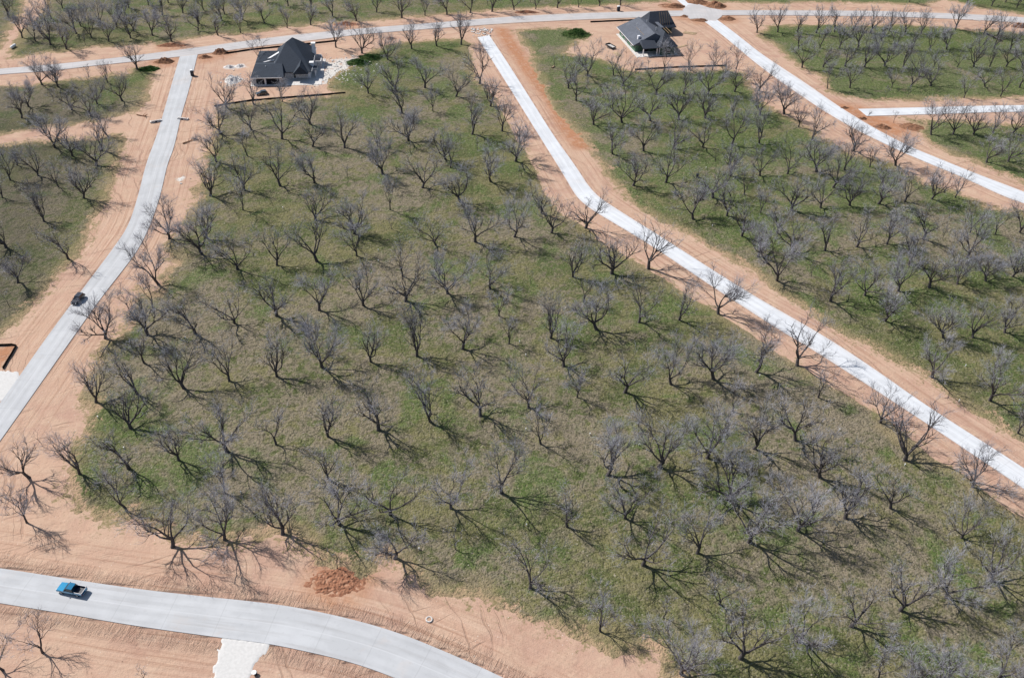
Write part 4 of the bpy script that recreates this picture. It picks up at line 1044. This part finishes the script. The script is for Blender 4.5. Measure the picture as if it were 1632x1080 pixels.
# flat trailer at the grey roofed house
t = empty('utility_trailer', (PT['trl'][0], PT['trl'][1]-.3, 0), ang('trl_l', 'trl_r'), 'black utility trailer with pale boards on top, left of the grey-roofed house', 'trailer')
bm = bmesh.new(); box(bm, -2.3, 2.3, -1.05, 1.05, .5, .62, .02); box(bm, 2.3, 3.5, -.06, .06, .48, .58)
for s in (-1, 1): box(bm, -2.3, 2.3, s*1.05-.04, s*1.05+.04, .622, 1.15)
box(bm, 2.26, 2.34, -1.0, 1.0, .622, 1.25); bm_obj('frame', bm, M['steel'], t)
bm = bmesh.new()
for i in range(6): box(bm, -2.1+.1*(i % 3), 1.2+.12*i, -.9+.3*i, -.66+.3*i, .64+.16*(i % 2), .82+.14*(i % 2))
bm_obj('board_load', bm, M['caliche'], t)
for sx in (-.5, .45):
    for sy in (-1, 1): wheel(t, sx, sy*1.18, .33, .22)

# ------------------------------------------------------------------ houses
def roof_hip(name, x0, x1, y0, y1, ze, ra, rb, zr, mat, parent, ov=.6, th=.16):
    """hip or gable roof: ridge from ra to rb (x,y); solid with an eave thickness"""
    bm = bmesh.new(); e = [(x0-ov, y0-ov), (x1+ov, y0-ov), (x1+ov, y1+ov), (x0-ov, y1+ov)]
    lo = [bm.verts.new((x, y, ze-th)) for x, y in e]; up = [bm.verts.new((x, y, ze)) for x, y in e]
    A = bm.verts.new((*ra, zr)); B = bm.verts.new((*rb, zr))
    for i in range(4): bm.faces.new((lo[i], lo[(i+1) % 4], up[(i+1) % 4], up[i]))
    bm.faces.new(lo[::-1])
    if abs(ra[0]-rb[0]) >= abs(ra[1]-rb[1]):          # ridge along x, A at small x
        bm.faces.new((up[0], up[1], B, A)); bm.faces.new((up[1], up[2], B)); bm.faces.new((up[2], up[3], A, B)); bm.faces.new((up[3], up[0], A))
    else:                                             # ridge along y, A at small y
        bm.faces.new((up[0], up[1], A)); bm.faces.new((up[1], up[2], B, A)); bm.faces.new((up[2], up[3], B)); bm.faces.new((up[3], up[0], A, B))
    return bm_obj(name, bm, mat, parent)
def part(name, mat, parent, *boxes, **k):
    bm = bmesh.new()
    for b in boxes: box(bm, *b, **k)
    return bm_obj(name, bm, mat, parent)
def window(parent, x0, x1, y, z0, z1, axis='x', depth=.08):
    """pane with frame on a wall face; axis x = wall runs along x"""
    f = .10
    def bx(a0, a1, b0, b1, c0, c1): return (a0, a1, b0, b1, c0, c1) if axis == 'x' else (b0, b1, a0, a1, c0, c1)
    w = part('window', M['trim'], parent, bx(x0, x1, y-depth, y+depth, z1, z1+f), bx(x0, x1, y-depth, y+depth, z0-f, z0), bx(x0-f, x0, y-depth, y+depth, z0-f, z1+f), bx(x1, x1+f, y-depth, y+depth, z0-f, z1+f))
    part('pane', M['glass'], w, bx(x0, x1, y-depth*.6, y+depth*.6, z0, z1))

# the larger house: front wing with openings, tall hip roof behind
hA = empty('house', (-98.0, 308.8, 0), math.radians(6.5), 'large unfinished house with steep blue-black hip roof and white walls', 'house')
part('wall', M['wrap'], hA, (8, 22.5, 5, 28, 0, 3.0)); part('wall', M['wrap'], hA, (0, 8, 15.5, 26, 0, 2.9))
part('garage_wall', M['stone'], hA, (0, .5, 0, 14, 0, 2.9), (.5, 12, 13.5, 14, 0, 2.9), (11.5, 12, 0, 4.9, 0, 2.9), (.5, 1.3, 0, .5, 0, 2.9), (4.6, 5.4, 0, .5, 0, 2.9), (10.6, 11.5, 0, .5, 0, 2.9), (1.3, 4.6, 0, .5, 2.3, 2.9), (5.4, 10.6, 0, .5, 2.3, 2.9))
part('garage_opening', M['darkhole'], hA, (1.3, 4.6, .35, .45, 0, 2.3), (5.4, 10.6, .35, .45, 0, 2.3))
part('porch_column', M['trim'], hA, (4.75, 5.25, -.5, -.05, 0, 2.7)); part('porch_column', M['trim'], hA, (.2, .7, -.5, -.05, 0, 2.7))
part('stone_panel', M['stone'], hA, (12.3, 15.6, 4.6, 4.95, .1, 2.5)); part('stone_panel', M['stone'], hA, (16.8, 21.4, 4.6, 4.95, .3, 2.6))
window(hA, 15.8, 16.6, 4.96, .4, 2.2)
for y0 in (8, 13, 18, 23): window(hA, y0, y0+1.6, 22.52, .9, 2.3, axis='y')
for y0 in (3, 9): window(hA, y0, y0+1.4, -.02, .9, 2.1, axis='y')
roof_hip('roof', 0, 12, 0, 14, 3.0, (.6, 7.2), (11.5, 7.2), 5.2, M['shingle_a'], hA)
rf = roof_hip('main_roof', 7.6, 22.5, 4.6, 28, 3.1, (12.7, 16.5), (14.8, 21.5), 9.9, M['shingle_a'], hA, ov=.7)
roof_hip('rear_roof', 0, 9.6, 15.5, 26, 3.0, (3.0, 20.8), (9.0, 20.8), 4.9, M['shingle_a'], hA)
bm = bmesh.new(); hexa(bm, [(4.6, 14.6, 4.3), (6.0, 14.4, 4.6), (9.9, 18.0, 5.6), (8.7, 18.6, 5.3)], [(4.6, 14.6, 4.5), (6.0, 14.4, 4.8), (9.9, 18.0, 5.8), (8.7, 18.6, 5.5)]); bm_obj('roof_underlayment', bm, M['trim'], hA)
bm = bmesh.new(); hexa(bm, [(2.6, 13.9, 3.2), (3.6, 13.4, 3.4), (7.3, 14.2, 3.9), (6.6, 15.0, 3.7)], [(2.6, 13.9, 3.4), (3.6, 13.4, 3.6), (7.3, 14.2, 4.1), (6.6, 15.0, 3.9)]); bm_obj('roof_underlayment', bm, M['trim'], hA)
for yy, tall in ((9.0, 4.4), (21.5, 7.2)):
    ch = part('chimney', M['wrap'], hA, (22.2, 23.7, yy, yy+1.5, 3.0, tall), bev=.03); part('cap', M['trim'], ch, (22.05, 23.85, yy-.15, yy+1.65, tall+.002, tall+.22))
gb = roof_hip('gable_roof', 16.4, 21.6, 2.6, 12.0, 3.0, (19.0, 2.3), (19.0, 11.0), 5.9, M['shingle_a'], hA, ov=.4)
for x, y, z in ((10.2, 12.5, 6.2), (11.0, 15.5, 7.4), (16.8, 12.0, 6.6), (18.2, 16.0, 6.3), (5.0, 5.6, 4.7), (8.2, 8.8, 4.8)):
    bm = bmesh.new(); cyl(bm, (x, y, z-.6), (x, y, z+.45), .11, n=8); bm_obj('roof_vent', bm, M['trim'], hA)
part('gutter', M['trim'], hA, (-.6, 11.9, -.74, -.61, 2.80, 2.97)); part('gutter', M['trim'], hA, (23.21, 23.33, 4.4, 28.4, 2.9, 3.06))
hA.scale = (.92, 1, 1)
part('side_porch_wall', M['stone'], hA, (23.4, 26.2, 15.5, 15.9, 0, 2.6), (25.8, 26.2, 15.9, 22, 0, 2.6), (23.0, 25.8, 22.0, 22.4, 0, 2.8))
bm = bmesh.new()
for yy in (6.5, 9.5, 12.5): box(bm, 24.2, 24.7, yy, yy+.5, 0, 2.75)
bm_obj('side_porch_column', bm, M['trim'], hA)
part('side_porch_roof', M['shingle_a'], hA, (22.6, 25.0, 6.0, 14.0, 2.78, 2.98))
part('foundation', M['caliche'], hA, (-1.0, 27.2, -1.2, 4.3, -.1, .10), (12.3, 27.2, 4.3, 24.5, -.1, .10))

# the smaller house: long grey roof lit by the sun, front hip with shade put into its colour, open rafters behind
ax = Vector((.23, -.973, 0)); hB = empty('house', (42.6, 370.0, 0), math.atan2(ax.y, ax.x), 'smaller unfinished house with grey gable roof and green sheathed walls', 'house')
# local x runs towards the camera, local y to the right seen from the camera
sg = 1
part('wall', M['green'], hB, (0.4, 21, .6, 16.4, 0, 2.95)); part('front_wall', M['sheath_shaded'], hB, (21.0, 26.2, 9.4, 15.6, 0, 3.3))  # front wall's shade is painted in through its darker green
roof_hip('roof', 0, 21, 0, 17, 3.0, (.3, 8.6), (20.5, 8.6), 7.0, M['shingle_b'], hB, ov=.5)
roof_hip('front_roof', 12, 26.2, 9.2, 16.2, 3.4, (14, 12.6), (21.0, 12.6), 7.6, M['shingle_c'], hB, ov=.5)
bm = bmesh.new(); hexa(bm, [(21.0, 2.0, 4.1), (26.3, 2.0, 2.95), (26.3, 8.6, 2.95), (21.0, 8.6, 4.1)], [(21.0, 2.6, 4.9), (26.3, 2.0, 3.15), (26.3, 8.6, 3.15), (21.0, 8.0, 4.9)]); bm_obj('porch_roof', bm, M['shingle_c'], hB)
part('porch_wall', M['sheath_shaded'], hB, (21.02, 21.2, 2.0, 9.3, .1, 2.9))
for yy in (2.2, 8.0, 9.0): part('porch_post', M['trim'], hB, (25.6, 25.95, yy, yy+.35, 0, 2.95))
part('eave_trim', M['trim'], hB, (-.4, 21.4, -.62, -.52, 2.78, 3.02)); part('ridge_strip', M['stake'], hB, (8, 17.5, 5.0, 5.22, 5.40, 5.48))
part('gable_wall', M['sheath_shaded'], hB, (-6, 2.0, 12.5, 23.5, 0, 3.1))
roof_hip('rear_roof', -7, 4.5, 12, 24, 3.2, (-1.2, 14.0), (-1.2, 22.0), 8.4, M['shingle_c'], hB, ov=.4)
part('valley_boards', M['shingle_b'], hB, (3.2, 10.2, 15.0, 16.4, 5.2, 5.4)); 
bm = bmesh.new()
for i in range(7): box(bm, 4.6, 11.8, 12.0+1.25*i, 12.12+1.25*i, 3.3, 3.55); 
for i in range(5): hexa(bm, [(4.5, 17.5+i, 3.1), (4.65, 17.5+i, 3.1), (4.65, 17.62+i, 3.1), (4.5, 17.62+i, 3.1)], [(.5, 17.5+i, 8.5), (.65, 17.5+i, 8.5), (.65, 17.62+i, 8.5), (.5, 17.62+i, 8.5)])
bm_obj('open_rafters', bm, M['stake'], hB)
bm = bmesh.new(); box(bm, 17.5, 18.7, 2.2, 3.2, 4.0, 5.6, .05); bm_obj('chimney', bm, M['wrap'], hB)
window(hB, 3, 4.8, .55, .9, 2.4); window(hB, 8, 10.6, .55, .2, 2.4); window(hB, 15, 16.6, .55, .9, 2.3)
window(hB, 11.5, 13.5, 26.22, .9, 2.3, axis='y')
for x, y, z in ((6, 6.0, 6.0), (12, 5.0, 5.4), (15, 11.0, 7.0), (4, 11.0, 6.4)):
    bm = bmesh.new(); cyl(bm, (x, y, z-.8), (x, y, z+.45), .11, n=8); bm_obj('roof_vent', bm, M['trim'], hB)
part('doorway', M['darkhole'], hB, (21.21, 21.26, 3.6, 6.2, .1, 2.4))
part('floor_slab', M['caliche'], hB, (-.4, 26.8, -.6, 17.0, -.1, .09))

# ------------------------------------------------------------------ silt fences
def silt(pts, h, label):
    t = empty('silt_fence', (pts[0][0], pts[0][1], 0), 0, label, 'silt fence', 'black silt fences round the building lots')
    bm = bmesh.new(); x0, y0 = pts[0]; P2 = resample(pts, 60, 0) if len(pts) > 2 else np.array(pts)
    k = max(2, int(sum(math.dist(a, b) for a, b in zip(pts, pts[1:]))/1.6)); P2 = resample(pts, k+1, 0); bot, top = [], []
    for i, (x, y) in enumerate(P2):
        d = P2[min(i+1, k)]-P2[max(i-1, 0)]; d = d/np.hypot(*d); nx, ny = -d[1]*.03, d[0]*.03; hh = h*(1+.06*math.sin(i*1.7)); sag = .04*math.sin(i*2.3)
        bot.append([bm.verts.new((x-x0+s*nx, y-y0+s*ny, -.1)) for s in (-1, 1)]); top.append([bm.verts.new((x-x0+s*nx+sag, y-y0+s*ny+sag, hh)) for s in (-1, 1)])
    for i in range(k):
        bm.faces.new((bot[i][0], bot[i+1][0], top[i+1][0], top[i][0])); bm.faces.new((bot[i][1], top[i][1], top[i+1][1], bot[i+1][1])); bm.faces.new((top[i][0], top[i+1][0], top[i+1][1], top[i][1]))
    bm_obj('fabric', bm, M['fabric'], t)
    for i in range(0, k+1, 2):
        bm = bmesh.new(); cyl(bm, (P2[i][0]-x0, P2[i][1]-y0-.06, -.1), (P2[i][0]-x0, P2[i][1]-y0-.06, h+.25), .025, n=5); bm_obj('stake', bm, M['stake'], t)
silt(F_A_FRONT, .6, 'long black silt fence between the larger house and the central grove')
silt(F_A_BACK, .6, 'black silt fence along the back road behind the larger house')
silt(F_B_FRONT, .6, 'black silt fence between the smaller house and the right grove')
silt(F_B_BACK, .6, 'black silt fence along the back road left of the smaller house')
silt(F_LEFT, .6, 'L-shaped black silt fence around red soil at the left edge')

# ------------------------------------------------------------------ mounds and piles
def mound(name, key, rx, ry, h, mat, label, cat, seed, rz=0.0, rough=.35, kind=None, peaks=1):
    n, m = 12, 30; rg = random.Random(seed); V, F = [(0, 0, h)], []; off = [(rg.uniform(-.45, .45), rg.uniform(-.45, .45)) for _ in range(peaks)]
    for i in range(1, n+1):
        for j in range(m):
            a = 2*PI*j/m; rr = i/n; k = 1+.28*mnoise.noise((math.cos(a)*1.3+seed, math.sin(a)*1.3, seed)); x, y = math.cos(a)*rr*k, math.sin(a)*rr*k
            z = max((math.exp(-((x-ox)**2+(y-oy)**2)*3.2) for ox, oy in off), default=0)*max(0, 1-rr**3)
            z += rough*mnoise.noise((x*3.2+seed, y*3.2, 2))*(1-rr*.8)+rough*.5*mnoise.noise((x*8+seed, y*8, 7))*(1-rr*.7)
            V.append((x*rx, y*ry, max(z*h, -.04) if i < n else -.08))
    V[0] = (0, 0, sum(v[2] for v in V[1:m+1])/m)
    F += [(0, 1+j, 1+(j+1) % m) for j in range(m)]
    for i in range(n-1):
        for j in range(m): a, b = 1+i*m+j, 1+i*m+(j+1) % m; F.append((a, a+m, b+m, b))
    o = mesh_obj(name, V, F, mat); o.location = (PT[key][0], PT[key][1], .0); o.rotation_euler = (0, 0, rz)
    return tag(o, label, cat, None, kind), V
def weeds(parent, V, rx, ry, n, seed, size=.3):
    rg = random.Random(seed); W, F = [], []
    for _ in range(n):
        x, y, z = rg.choice(V); x += rg.gauss(0, rx*.06); y += rg.gauss(0, ry*.06)
        for k in range(3):
            a = rg.uniform(0, 2*PI); s = size*rg.uniform(.5, 1.3); tip = (x+math.cos(a)*s*.9, y+math.sin(a)*s*.9, z+s*rg.uniform(.4, 1.2)); p = (-math.sin(a)*s*.3, math.cos(a)*s*.3)
            b = len(W); W += [(x-p[0], y-p[1], z-.05), (x+p[0], y+p[1], z-.05), (tip[0]+p[0]*.7, tip[1]+p[1]*.7, tip[2]*.98), tip]; F.append((b, b+1, b+2, b+3))
    return mesh_obj('foliage', W, F, M['leaf'], parent)
for key, rx, ry, h, lab, sd in (('moundA1', 5.5, 3.6, 1.3, 'low dark green weed-covered mound right of the larger house', 3), ('moundA2', 5.2, 3.4, 1.4, 'dark green weedy mound beside the back silt fence of the larger house', 4),
                                ('moundB', 6.5, 5.0, 2.2, 'tall dark green weed-covered mound left of the smaller house', 5), ('bushL', 4.2, 2.6, .9, 'dark green weedy mound at the corner of the upper left grove', 6)):
    o, V = mound('weedy_mound', key, rx, ry, h, M['moundgreen'], lab, 'mound', sd, rough=.22, peaks=2); o['group'] = 'weed-covered mounds'; weeds(o, V, rx, ry, 1500, sd)
for key, rx, ry, h, rz, lab, sd, pk in (
    ('brownA', 4.2, 2.6, 1.7, .1, 'dark brown heap left of the road junction below the back road', 11, 2), ('brownB', 3.4, 1.8, 1.1, .1, 'low dark brown heap right of the left road junction', 12, 1),
    ('brownC', 4.0, 2.4, 1.8, .1, 'dark brown heap beside the end of the back silt fence', 13, 2), ('b10', 2.2, 1.8, .8, 0, 'small brown dirt heap on the verge below the back road', 14, 1),
    ('b1', 6.5, 3.4, 1.8, 0, 'wide brown dirt heap left of the crossroads beyond the back road', 15, 3), ('b2', 6.5, 4.5, 1.8, -.3, 'largest red-brown dirt heap above the crossroads', 16, 3),
    ('b3', 5.0, 4.2, 2.0, 0, 'red-brown dirt heap right of the largest heap above the crossroads', 17, 2), ('b4', 2.8, 1.4, .8, 0, 'thin dirt heap on the near left corner of the crossroads', 18, 1),
    ('b5', 4.6, 1.8, 1.0, -.1, 'low dark dirt heap below the crossroads pavement', 19, 2), ('b6', 4.2, 2.6, 1.2, 0, 'dark dirt heap on the near right corner of the crossroads', 20, 2),
    ('b7', 3.4, 1.9, 1.0, -.3, 'orange-brown dirt heap between the right road and side road', 21, 2), ('b8', 2.6, 1.0, .7, 0, 'narrow brown heap at the far edge of the right road', 22, 1),
    ('b9', 2.2, 1.1, .8, 0, 'small dark dirt heap just before the side road end', 23, 1), ('b12', 4.4, 3.4, .8, -.3, 'rough reddish heap of clods at the small right grove corner', 24, 3),
    ('b11', 4.0, 2.2, 1.6, 0, 'dark brush and dirt heap at the top right edge', 25, 2)):
    o, V = mound('dirt_pile', key, rx, ry, h, M['brown'], lab, 'dirt pile', sd, rz, .45, peaks=pk); o['group'] = 'heaps of dirt beside the roads'
for key, rx, ry, h, lab, sd in (('red2', 5.5, 2.2, 1.1, 'rust-red dirt heap at the far edge of the back road', 31), ('red3', 6.5, 1.8, .9, 'long red clod heap across the back road from the left junction', 32), ('red4', 6.5, 1.8, .8, 'low dark red clod heap by the top road, below the far trees', 33)):
    o, V = mound('dirt_pile', key, rx, ry, h, M['red'], lab, 'dirt pile', sd, .05, .5, peaks=3); o['group'] = 'heaps of dirt beside the roads'
for key, rx, ry, h, lab, sd in (('sandL', 3.6, 3.6, 1.6, 'pale sand heap left of the larger house', 41), ('pile1', 2.4, 1.8, .9, 'white rock heap behind the sand, nearer the left road', 42), ('pile2', 2.2, 1.7, .9, 'white rock heap behind the sand, nearer the house', 43)):
    o, V = mound('rock_pile', key, rx, ry, h, M['caliche'], lab, 'rock pile', sd, 0, .5, peaks=2); o['group'] = 'white heaps by the larger house'
# churned red soil with curved machine tracks
n = 64; cx, cy = PT['red1']; V, F = [], []
for j in range(n):
    for i in range(n):
        u, v = i/(n-1)*2-1, j/(n-1)*2-1; x, y = u*5.6, v*3.4; rr = math.hypot(u, v)+.25*mnoise.noise((u*2, v*2, 1)); m = max(0, 1-rr**2)
        arc = math.hypot(x+3.5, y-4.0) if x < -.5 else math.hypot(x-1.5, y+4.5)
        z = (.22+.13*math.sin(arc*6.0+mnoise.noise((x*.5, y*.5, 3))*5.0)*(.6+.8*mnoise.noise((x*.7, y*.7, 9)))+.34*mnoise.noise((x*.9, y*.9, 5))+.26*mnoise.noise((x*2.6, y*2.6, 8)))*.72*min(1, m*1.3)-.04; V.append((cx+x, cy+y, z))
for j in range(n-1):
    for i in range(n-1): a = j*n+i; F.append((a, a+1, a+n+1, a+n))
o = mesh_obj('dirt_pile', V, F, M['red']); tag(o, 'churned rust-red soil with curved machine tracks near the bottom road', 'dirt pile', 'heaps of dirt beside the roads')
# rubble at the top end of the middle road and round the larger house
def chunk(bm, x, y, s, rg, z=0.0):
    bx = [Vector((rg.uniform(-1, 1), rg.uniform(-1, 1), rg.uniform(-.6, .6))).normalized()*s*rg.uniform(.6, 1) for _ in range(9)]
    vs = [bm.verts.new((x+p.x, y+p.y, max(z+s*.35+p.z*.6, -.02))) for p in bx]; bmesh.ops.convex_hull(bm, input=vs, use_existing_faces=False)
rg = random.Random(5); bm = bmesh.new()
xs = [p[0] for p in RUBBLE]; ys = [p[1] for p in RUBBLE]
for _ in range(70): chunk(bm, rg.uniform(min(xs), max(xs)), rg.uniform(min(ys), max(ys)), rg.uniform(.25, .8), rg)
tag(bm_obj('concrete_rubble', bm, M['caliche']), 'white broken concrete chunks at the far end of the middle road', None, None, 'stuff')
bm = bmesh.new()
for key, r, k in (('debris', 12, 190), ('debris2', 11, 130), ('sandL', 6, 40), ('slab', 4, 6)):
    for _ in range(k): chunk(bm, PT[key][0]+rg.gauss(0, r*.5), PT[key][1]+rg.gauss(0, r*.55), rg.uniform(.12, .5), rg)
tag(bm_obj('stone_offcuts', bm, M['caliche']), 'scattered white stone offcuts on the dirt around the larger house', None, None, 'stuff')

# ------------------------------------------------------------------ small things
def toilet(key, label):
    t = empty('portable_toilet', (PT[key][0], PT[key][1], 0), .3, label, 'portable toilet')
    part('cabin', M['plastic'], t, (-.6, .6, -.6, .6, .08, 2.05), bev=.04); part('base_skid', M['stake'], t, (-.65, .65, -.65, .65, 0, .078))
    bm = bmesh.new(); box(bm, -.66, .66, -.66, .66, 2.055, 2.35, .05, top=(.22, .22)); bm_obj('roof', bm, M['white'], t)
    d = part('door', M['plastic'], t, (-.45, .45, -.64, -.602, .15, 1.95)); part('handle', M['white'], d, (.3, .36, -.68, -.642, .95, 1.15))
    bm = bmesh.new(); cyl(bm, (.45, .45, 2.0), (.45, .45, 2.7), .06, n=8); bm_obj('vent_pipe', bm, M['white'], t)
toilet('toil1', 'dark upright cabin with pale roof at the edge of the left road'); toilet('toil2', 'dark upright cabin with white roof across the back road from the smaller house')
t = empty('drain_ring', (PT['ring'][0], PT['ring'][1], 0), 0, 'round concrete manhole ring set in dirt above the bottom road', 'manhole ring')
bm = bmesh.new(); lathe(bm, [(.40, -.1), (.40, .22), (.54, .25), (.60, .22), (.62, -.1)], 24); bm_obj('ring', bm, M['caliche'], t)
bm = bmesh.new(); cyl(bm, (0, 0, .0), (0, 0, .13), .395, n=24); bm_obj('cover', bm, M['pink'], t)
t = empty('storage_tank', (PT['tank'][0], PT['tank'][1], 0), ang('tank_b', 'tank_a'), 'white elongated tank lying beside the dirt path at the top left', 'tank')
bm = bmesh.new(); lathe(bm, [(.02, -1.75), (.35, -1.68), (.55, -1.4), (.55, 1.4), (.35, 1.68), (.02, 1.75)], 16); bmesh.ops.rotate(bm, verts=bm.verts, matrix=Matrix.Rotation(PI/2, 3, 'Y')); bmesh.ops.translate(bm, verts=bm.verts, vec=(0, 0, .8)); bm_obj('vessel', bm, M['white'], t, True)
for x in (-.9, .9): part('saddle', M['steel'], t, (x-.1, x+.1, -.4, .4, 0, .4))
bm = bmesh.new(); cyl(bm, (0, 0, 1.33), (0, 0, 1.5), .22, n=12); bm_obj('valve_dome', bm, M['white'], t)
for key, rz, lab in (('wing1', .5, 'white concrete culvert end on the left side of the left road'), ('wing2', -.2, 'white concrete culvert end on the right side of the left road')):
    t = empty('culvert_end', (PT[key][0], PT[key][1], 0), rz, lab, 'culvert end'); part('headwall', M['caliche'], t, (-1.5, 1.5, -.18, .18, -.2, .75)); part('wing', M['caliche'], t, (-1.9, -1.505, -.14, 1.0, -.2, .5)); part('wing', M['caliche'], t, (1.505, 1.9, -.14, 1.0, -.2, .5))
    bm = bmesh.new(); cyl(bm, (-.0, -.26, .3), (0, -.185, .3), .28, n=14); bm_obj('pipe', bm, M['darkhole'], t)
for key, rz, n, lab in (('lum1', -.35, 7, 'pale lumber boards laid out on dirt right of the smaller house'), ('lum2', -1.2, 5, 'pale boards on the dirt in front of the smaller house wall'), ('lum3', .6, 3, 'short pale board scraps near the house right corner')):
    t = empty('lumber_stack', (PT[key][0], PT[key][1], 0), rz, lab, 'lumber'); r2 = random.Random(n)
    for i in range(n): part('board', M['lumber'], t, (-2.6+r2.uniform(-.5, .5), 2.6+r2.uniform(-.8, .4), -.9+i*.42, -.68+i*.42, .02, .16), rz=r2.uniform(-.05, .05))
def log(key, L, r, rz, mat, lab, seed, branches=4):
    rg = random.Random(seed); t = empty('fallen_branch', (PT[key][0], PT[key][1], 0), rz, lab, 'fallen branch'); V, F = [], []
    p = grow(rg, Vector((-L/2, 0, r*1.1)), Vector((1, 0, .02)), L, 7, .07, -.0); p = [Vector((q.x, q.y, max(q.z, r))) for q in p]; tube(V, F, p, [r*(1-.6*i/7) for i in range(8)], 7); mesh_obj('stem', V, F, mat, t, True)
    V, F = [], []
    for i in range(branches):
        q, d = at(p, rg.uniform(.3, 1)); b = grow(rg, q, Vector((d.x, rg.choice((-1, 1))*rg.uniform(.5, 1.1), rg.uniform(.1, .9))), L*.35, 4, .2, .02); tube(V, F, b, [r*.5, r*.4, r*.3, r*.2, r*.1], 5)
    if V: mesh_obj('branchlet', V, F, mat, t)
log('log1', 9, .45, ang('log1b', 'log1a'), M['bark'], 'dark fallen tree lying across the far right grove', 3, 9); log('branchA', 5, .16, -.7, M['caliche'], 'bleached branch on dirt beside the top right road', 4)
log('brush1', 4.5, .22, .9, M['brown'], 'brown fallen log on the dirt right of the left road', 5, 6); log('brush2', 4, .2, -.3, M['brown'], 'brown brushwood on dirt at the dirt track mouth, left road', 6, 8)
log('whitelog', 2.6, .30, 1.1, M['pink'], 'pale stub log below a small tree left of the smaller house', 7, 0); log('stub', 4.0, .10, .8, M['bark'], 'dark branch lying across the side road near its end', 8, 5)
# loose litter and marker pipes
for k, (x, y) in enumerate(MARKERS):
    t = empty('marker_pipe', (x, y, 0), 0, 'short white marker pipe standing in the grass or dirt', 'marker pipe', 'short white marker pipes')
    bm = bmesh.new(); cyl(bm, (0, 0, -.1), (0, 0, .55), .09, n=8); bm_obj('pipe', bm, M['white'], t); bm = bmesh.new(); cyl(bm, (0, 0, .552), (0, 0, .64), .12, n=8); bm_obj('cap', bm, M['white'], t)
t = empty('utility_box', (PT['post'][0], PT['post'][1], 0), .2, 'dark utility box on the grass in the right grove', 'utility box'); part('cabinet', M['steel'], t, (-.35, .35, -.3, .3, 0, 1.1), bev=.03); part('lid', M['plastic'], t, (-.4, .4, -.35, .35, 1.102, 1.2))
t = empty('trash_bucket', (PT['can'][0], PT['can'][1], 0), 0, 'small black bucket with white lid beside the white gravel driveway', 'bucket')
bm = bmesh.new(); lathe(bm, [(.01, 0), (.30, 0), (.38, .62), (.33, .62), (.27, .05), (.01, .05)], 16); bm_obj('pail', bm, M['black'], t); bm = bmesh.new(); cyl(bm, (-.12, 0, .622), (-.12, 0, .67), .40, n=16); bm_obj('lid', bm, M['white'], t)

# ------------------------------------------------------------------ camera, sun, sky
cam = bpy.data.cameras.new('camera'); co = bpy.data.objects.new('camera', cam); COL.objects.link(co)
cam.sensor_fit = 'HORIZONTAL'; cam.sensor_width = 36.0; cam.lens = 36.0*1380.0/1632.0; cam.clip_start = 1.0; cam.clip_end = 9000.0
p, r = math.radians(38.84), math.radians(1.1)
co.matrix_world = Matrix.Translation((0, 0, H)) @ Matrix.Rotation(PI/2-p, 4, 'X') @ Matrix.Rotation(r, 4, 'Z')
scene.camera = co
az, el = math.radians(SUN_AZ), math.radians(SUN_EL)
d = Vector((math.cos(az)*math.cos(el), math.sin(az)*math.cos(el), -math.sin(el)))
sun = bpy.data.lights.new('sun', 'SUN'); sun.energy = 4.6; sun.angle = math.radians(.53); sun.color = (1.0, .955, .89)
so = bpy.data.objects.new('sun', sun); COL.objects.link(so); so.rotation_euler = d.to_track_quat('-Z', 'Y').to_euler(); so.location = (0, 0, 300)
w = bpy.data.worlds.new('World'); scene.world = w; w.use_nodes = True
nt = w.node_tree; bg = nt.nodes['Background']; sky = nt.nodes.new('ShaderNodeTexSky'); sky.sky_type = 'NISHITA'; sky.sun_disc = False
sky.sun_elevation = el; sky.sun_rotation = math.atan2(-d.x, -d.y); sky.air_density = 1.2; sky.dust_density = 1.0
nt.links.new(sky.outputs[0], bg.inputs[0]); bg.inputs[1].default_value = .075
scene.view_settings.view_transform = 'Standard'; scene.view_settings.look = 'None'; scene.view_settings.gamma = 1.0
scene.view_settings.exposure = EXPOSURE
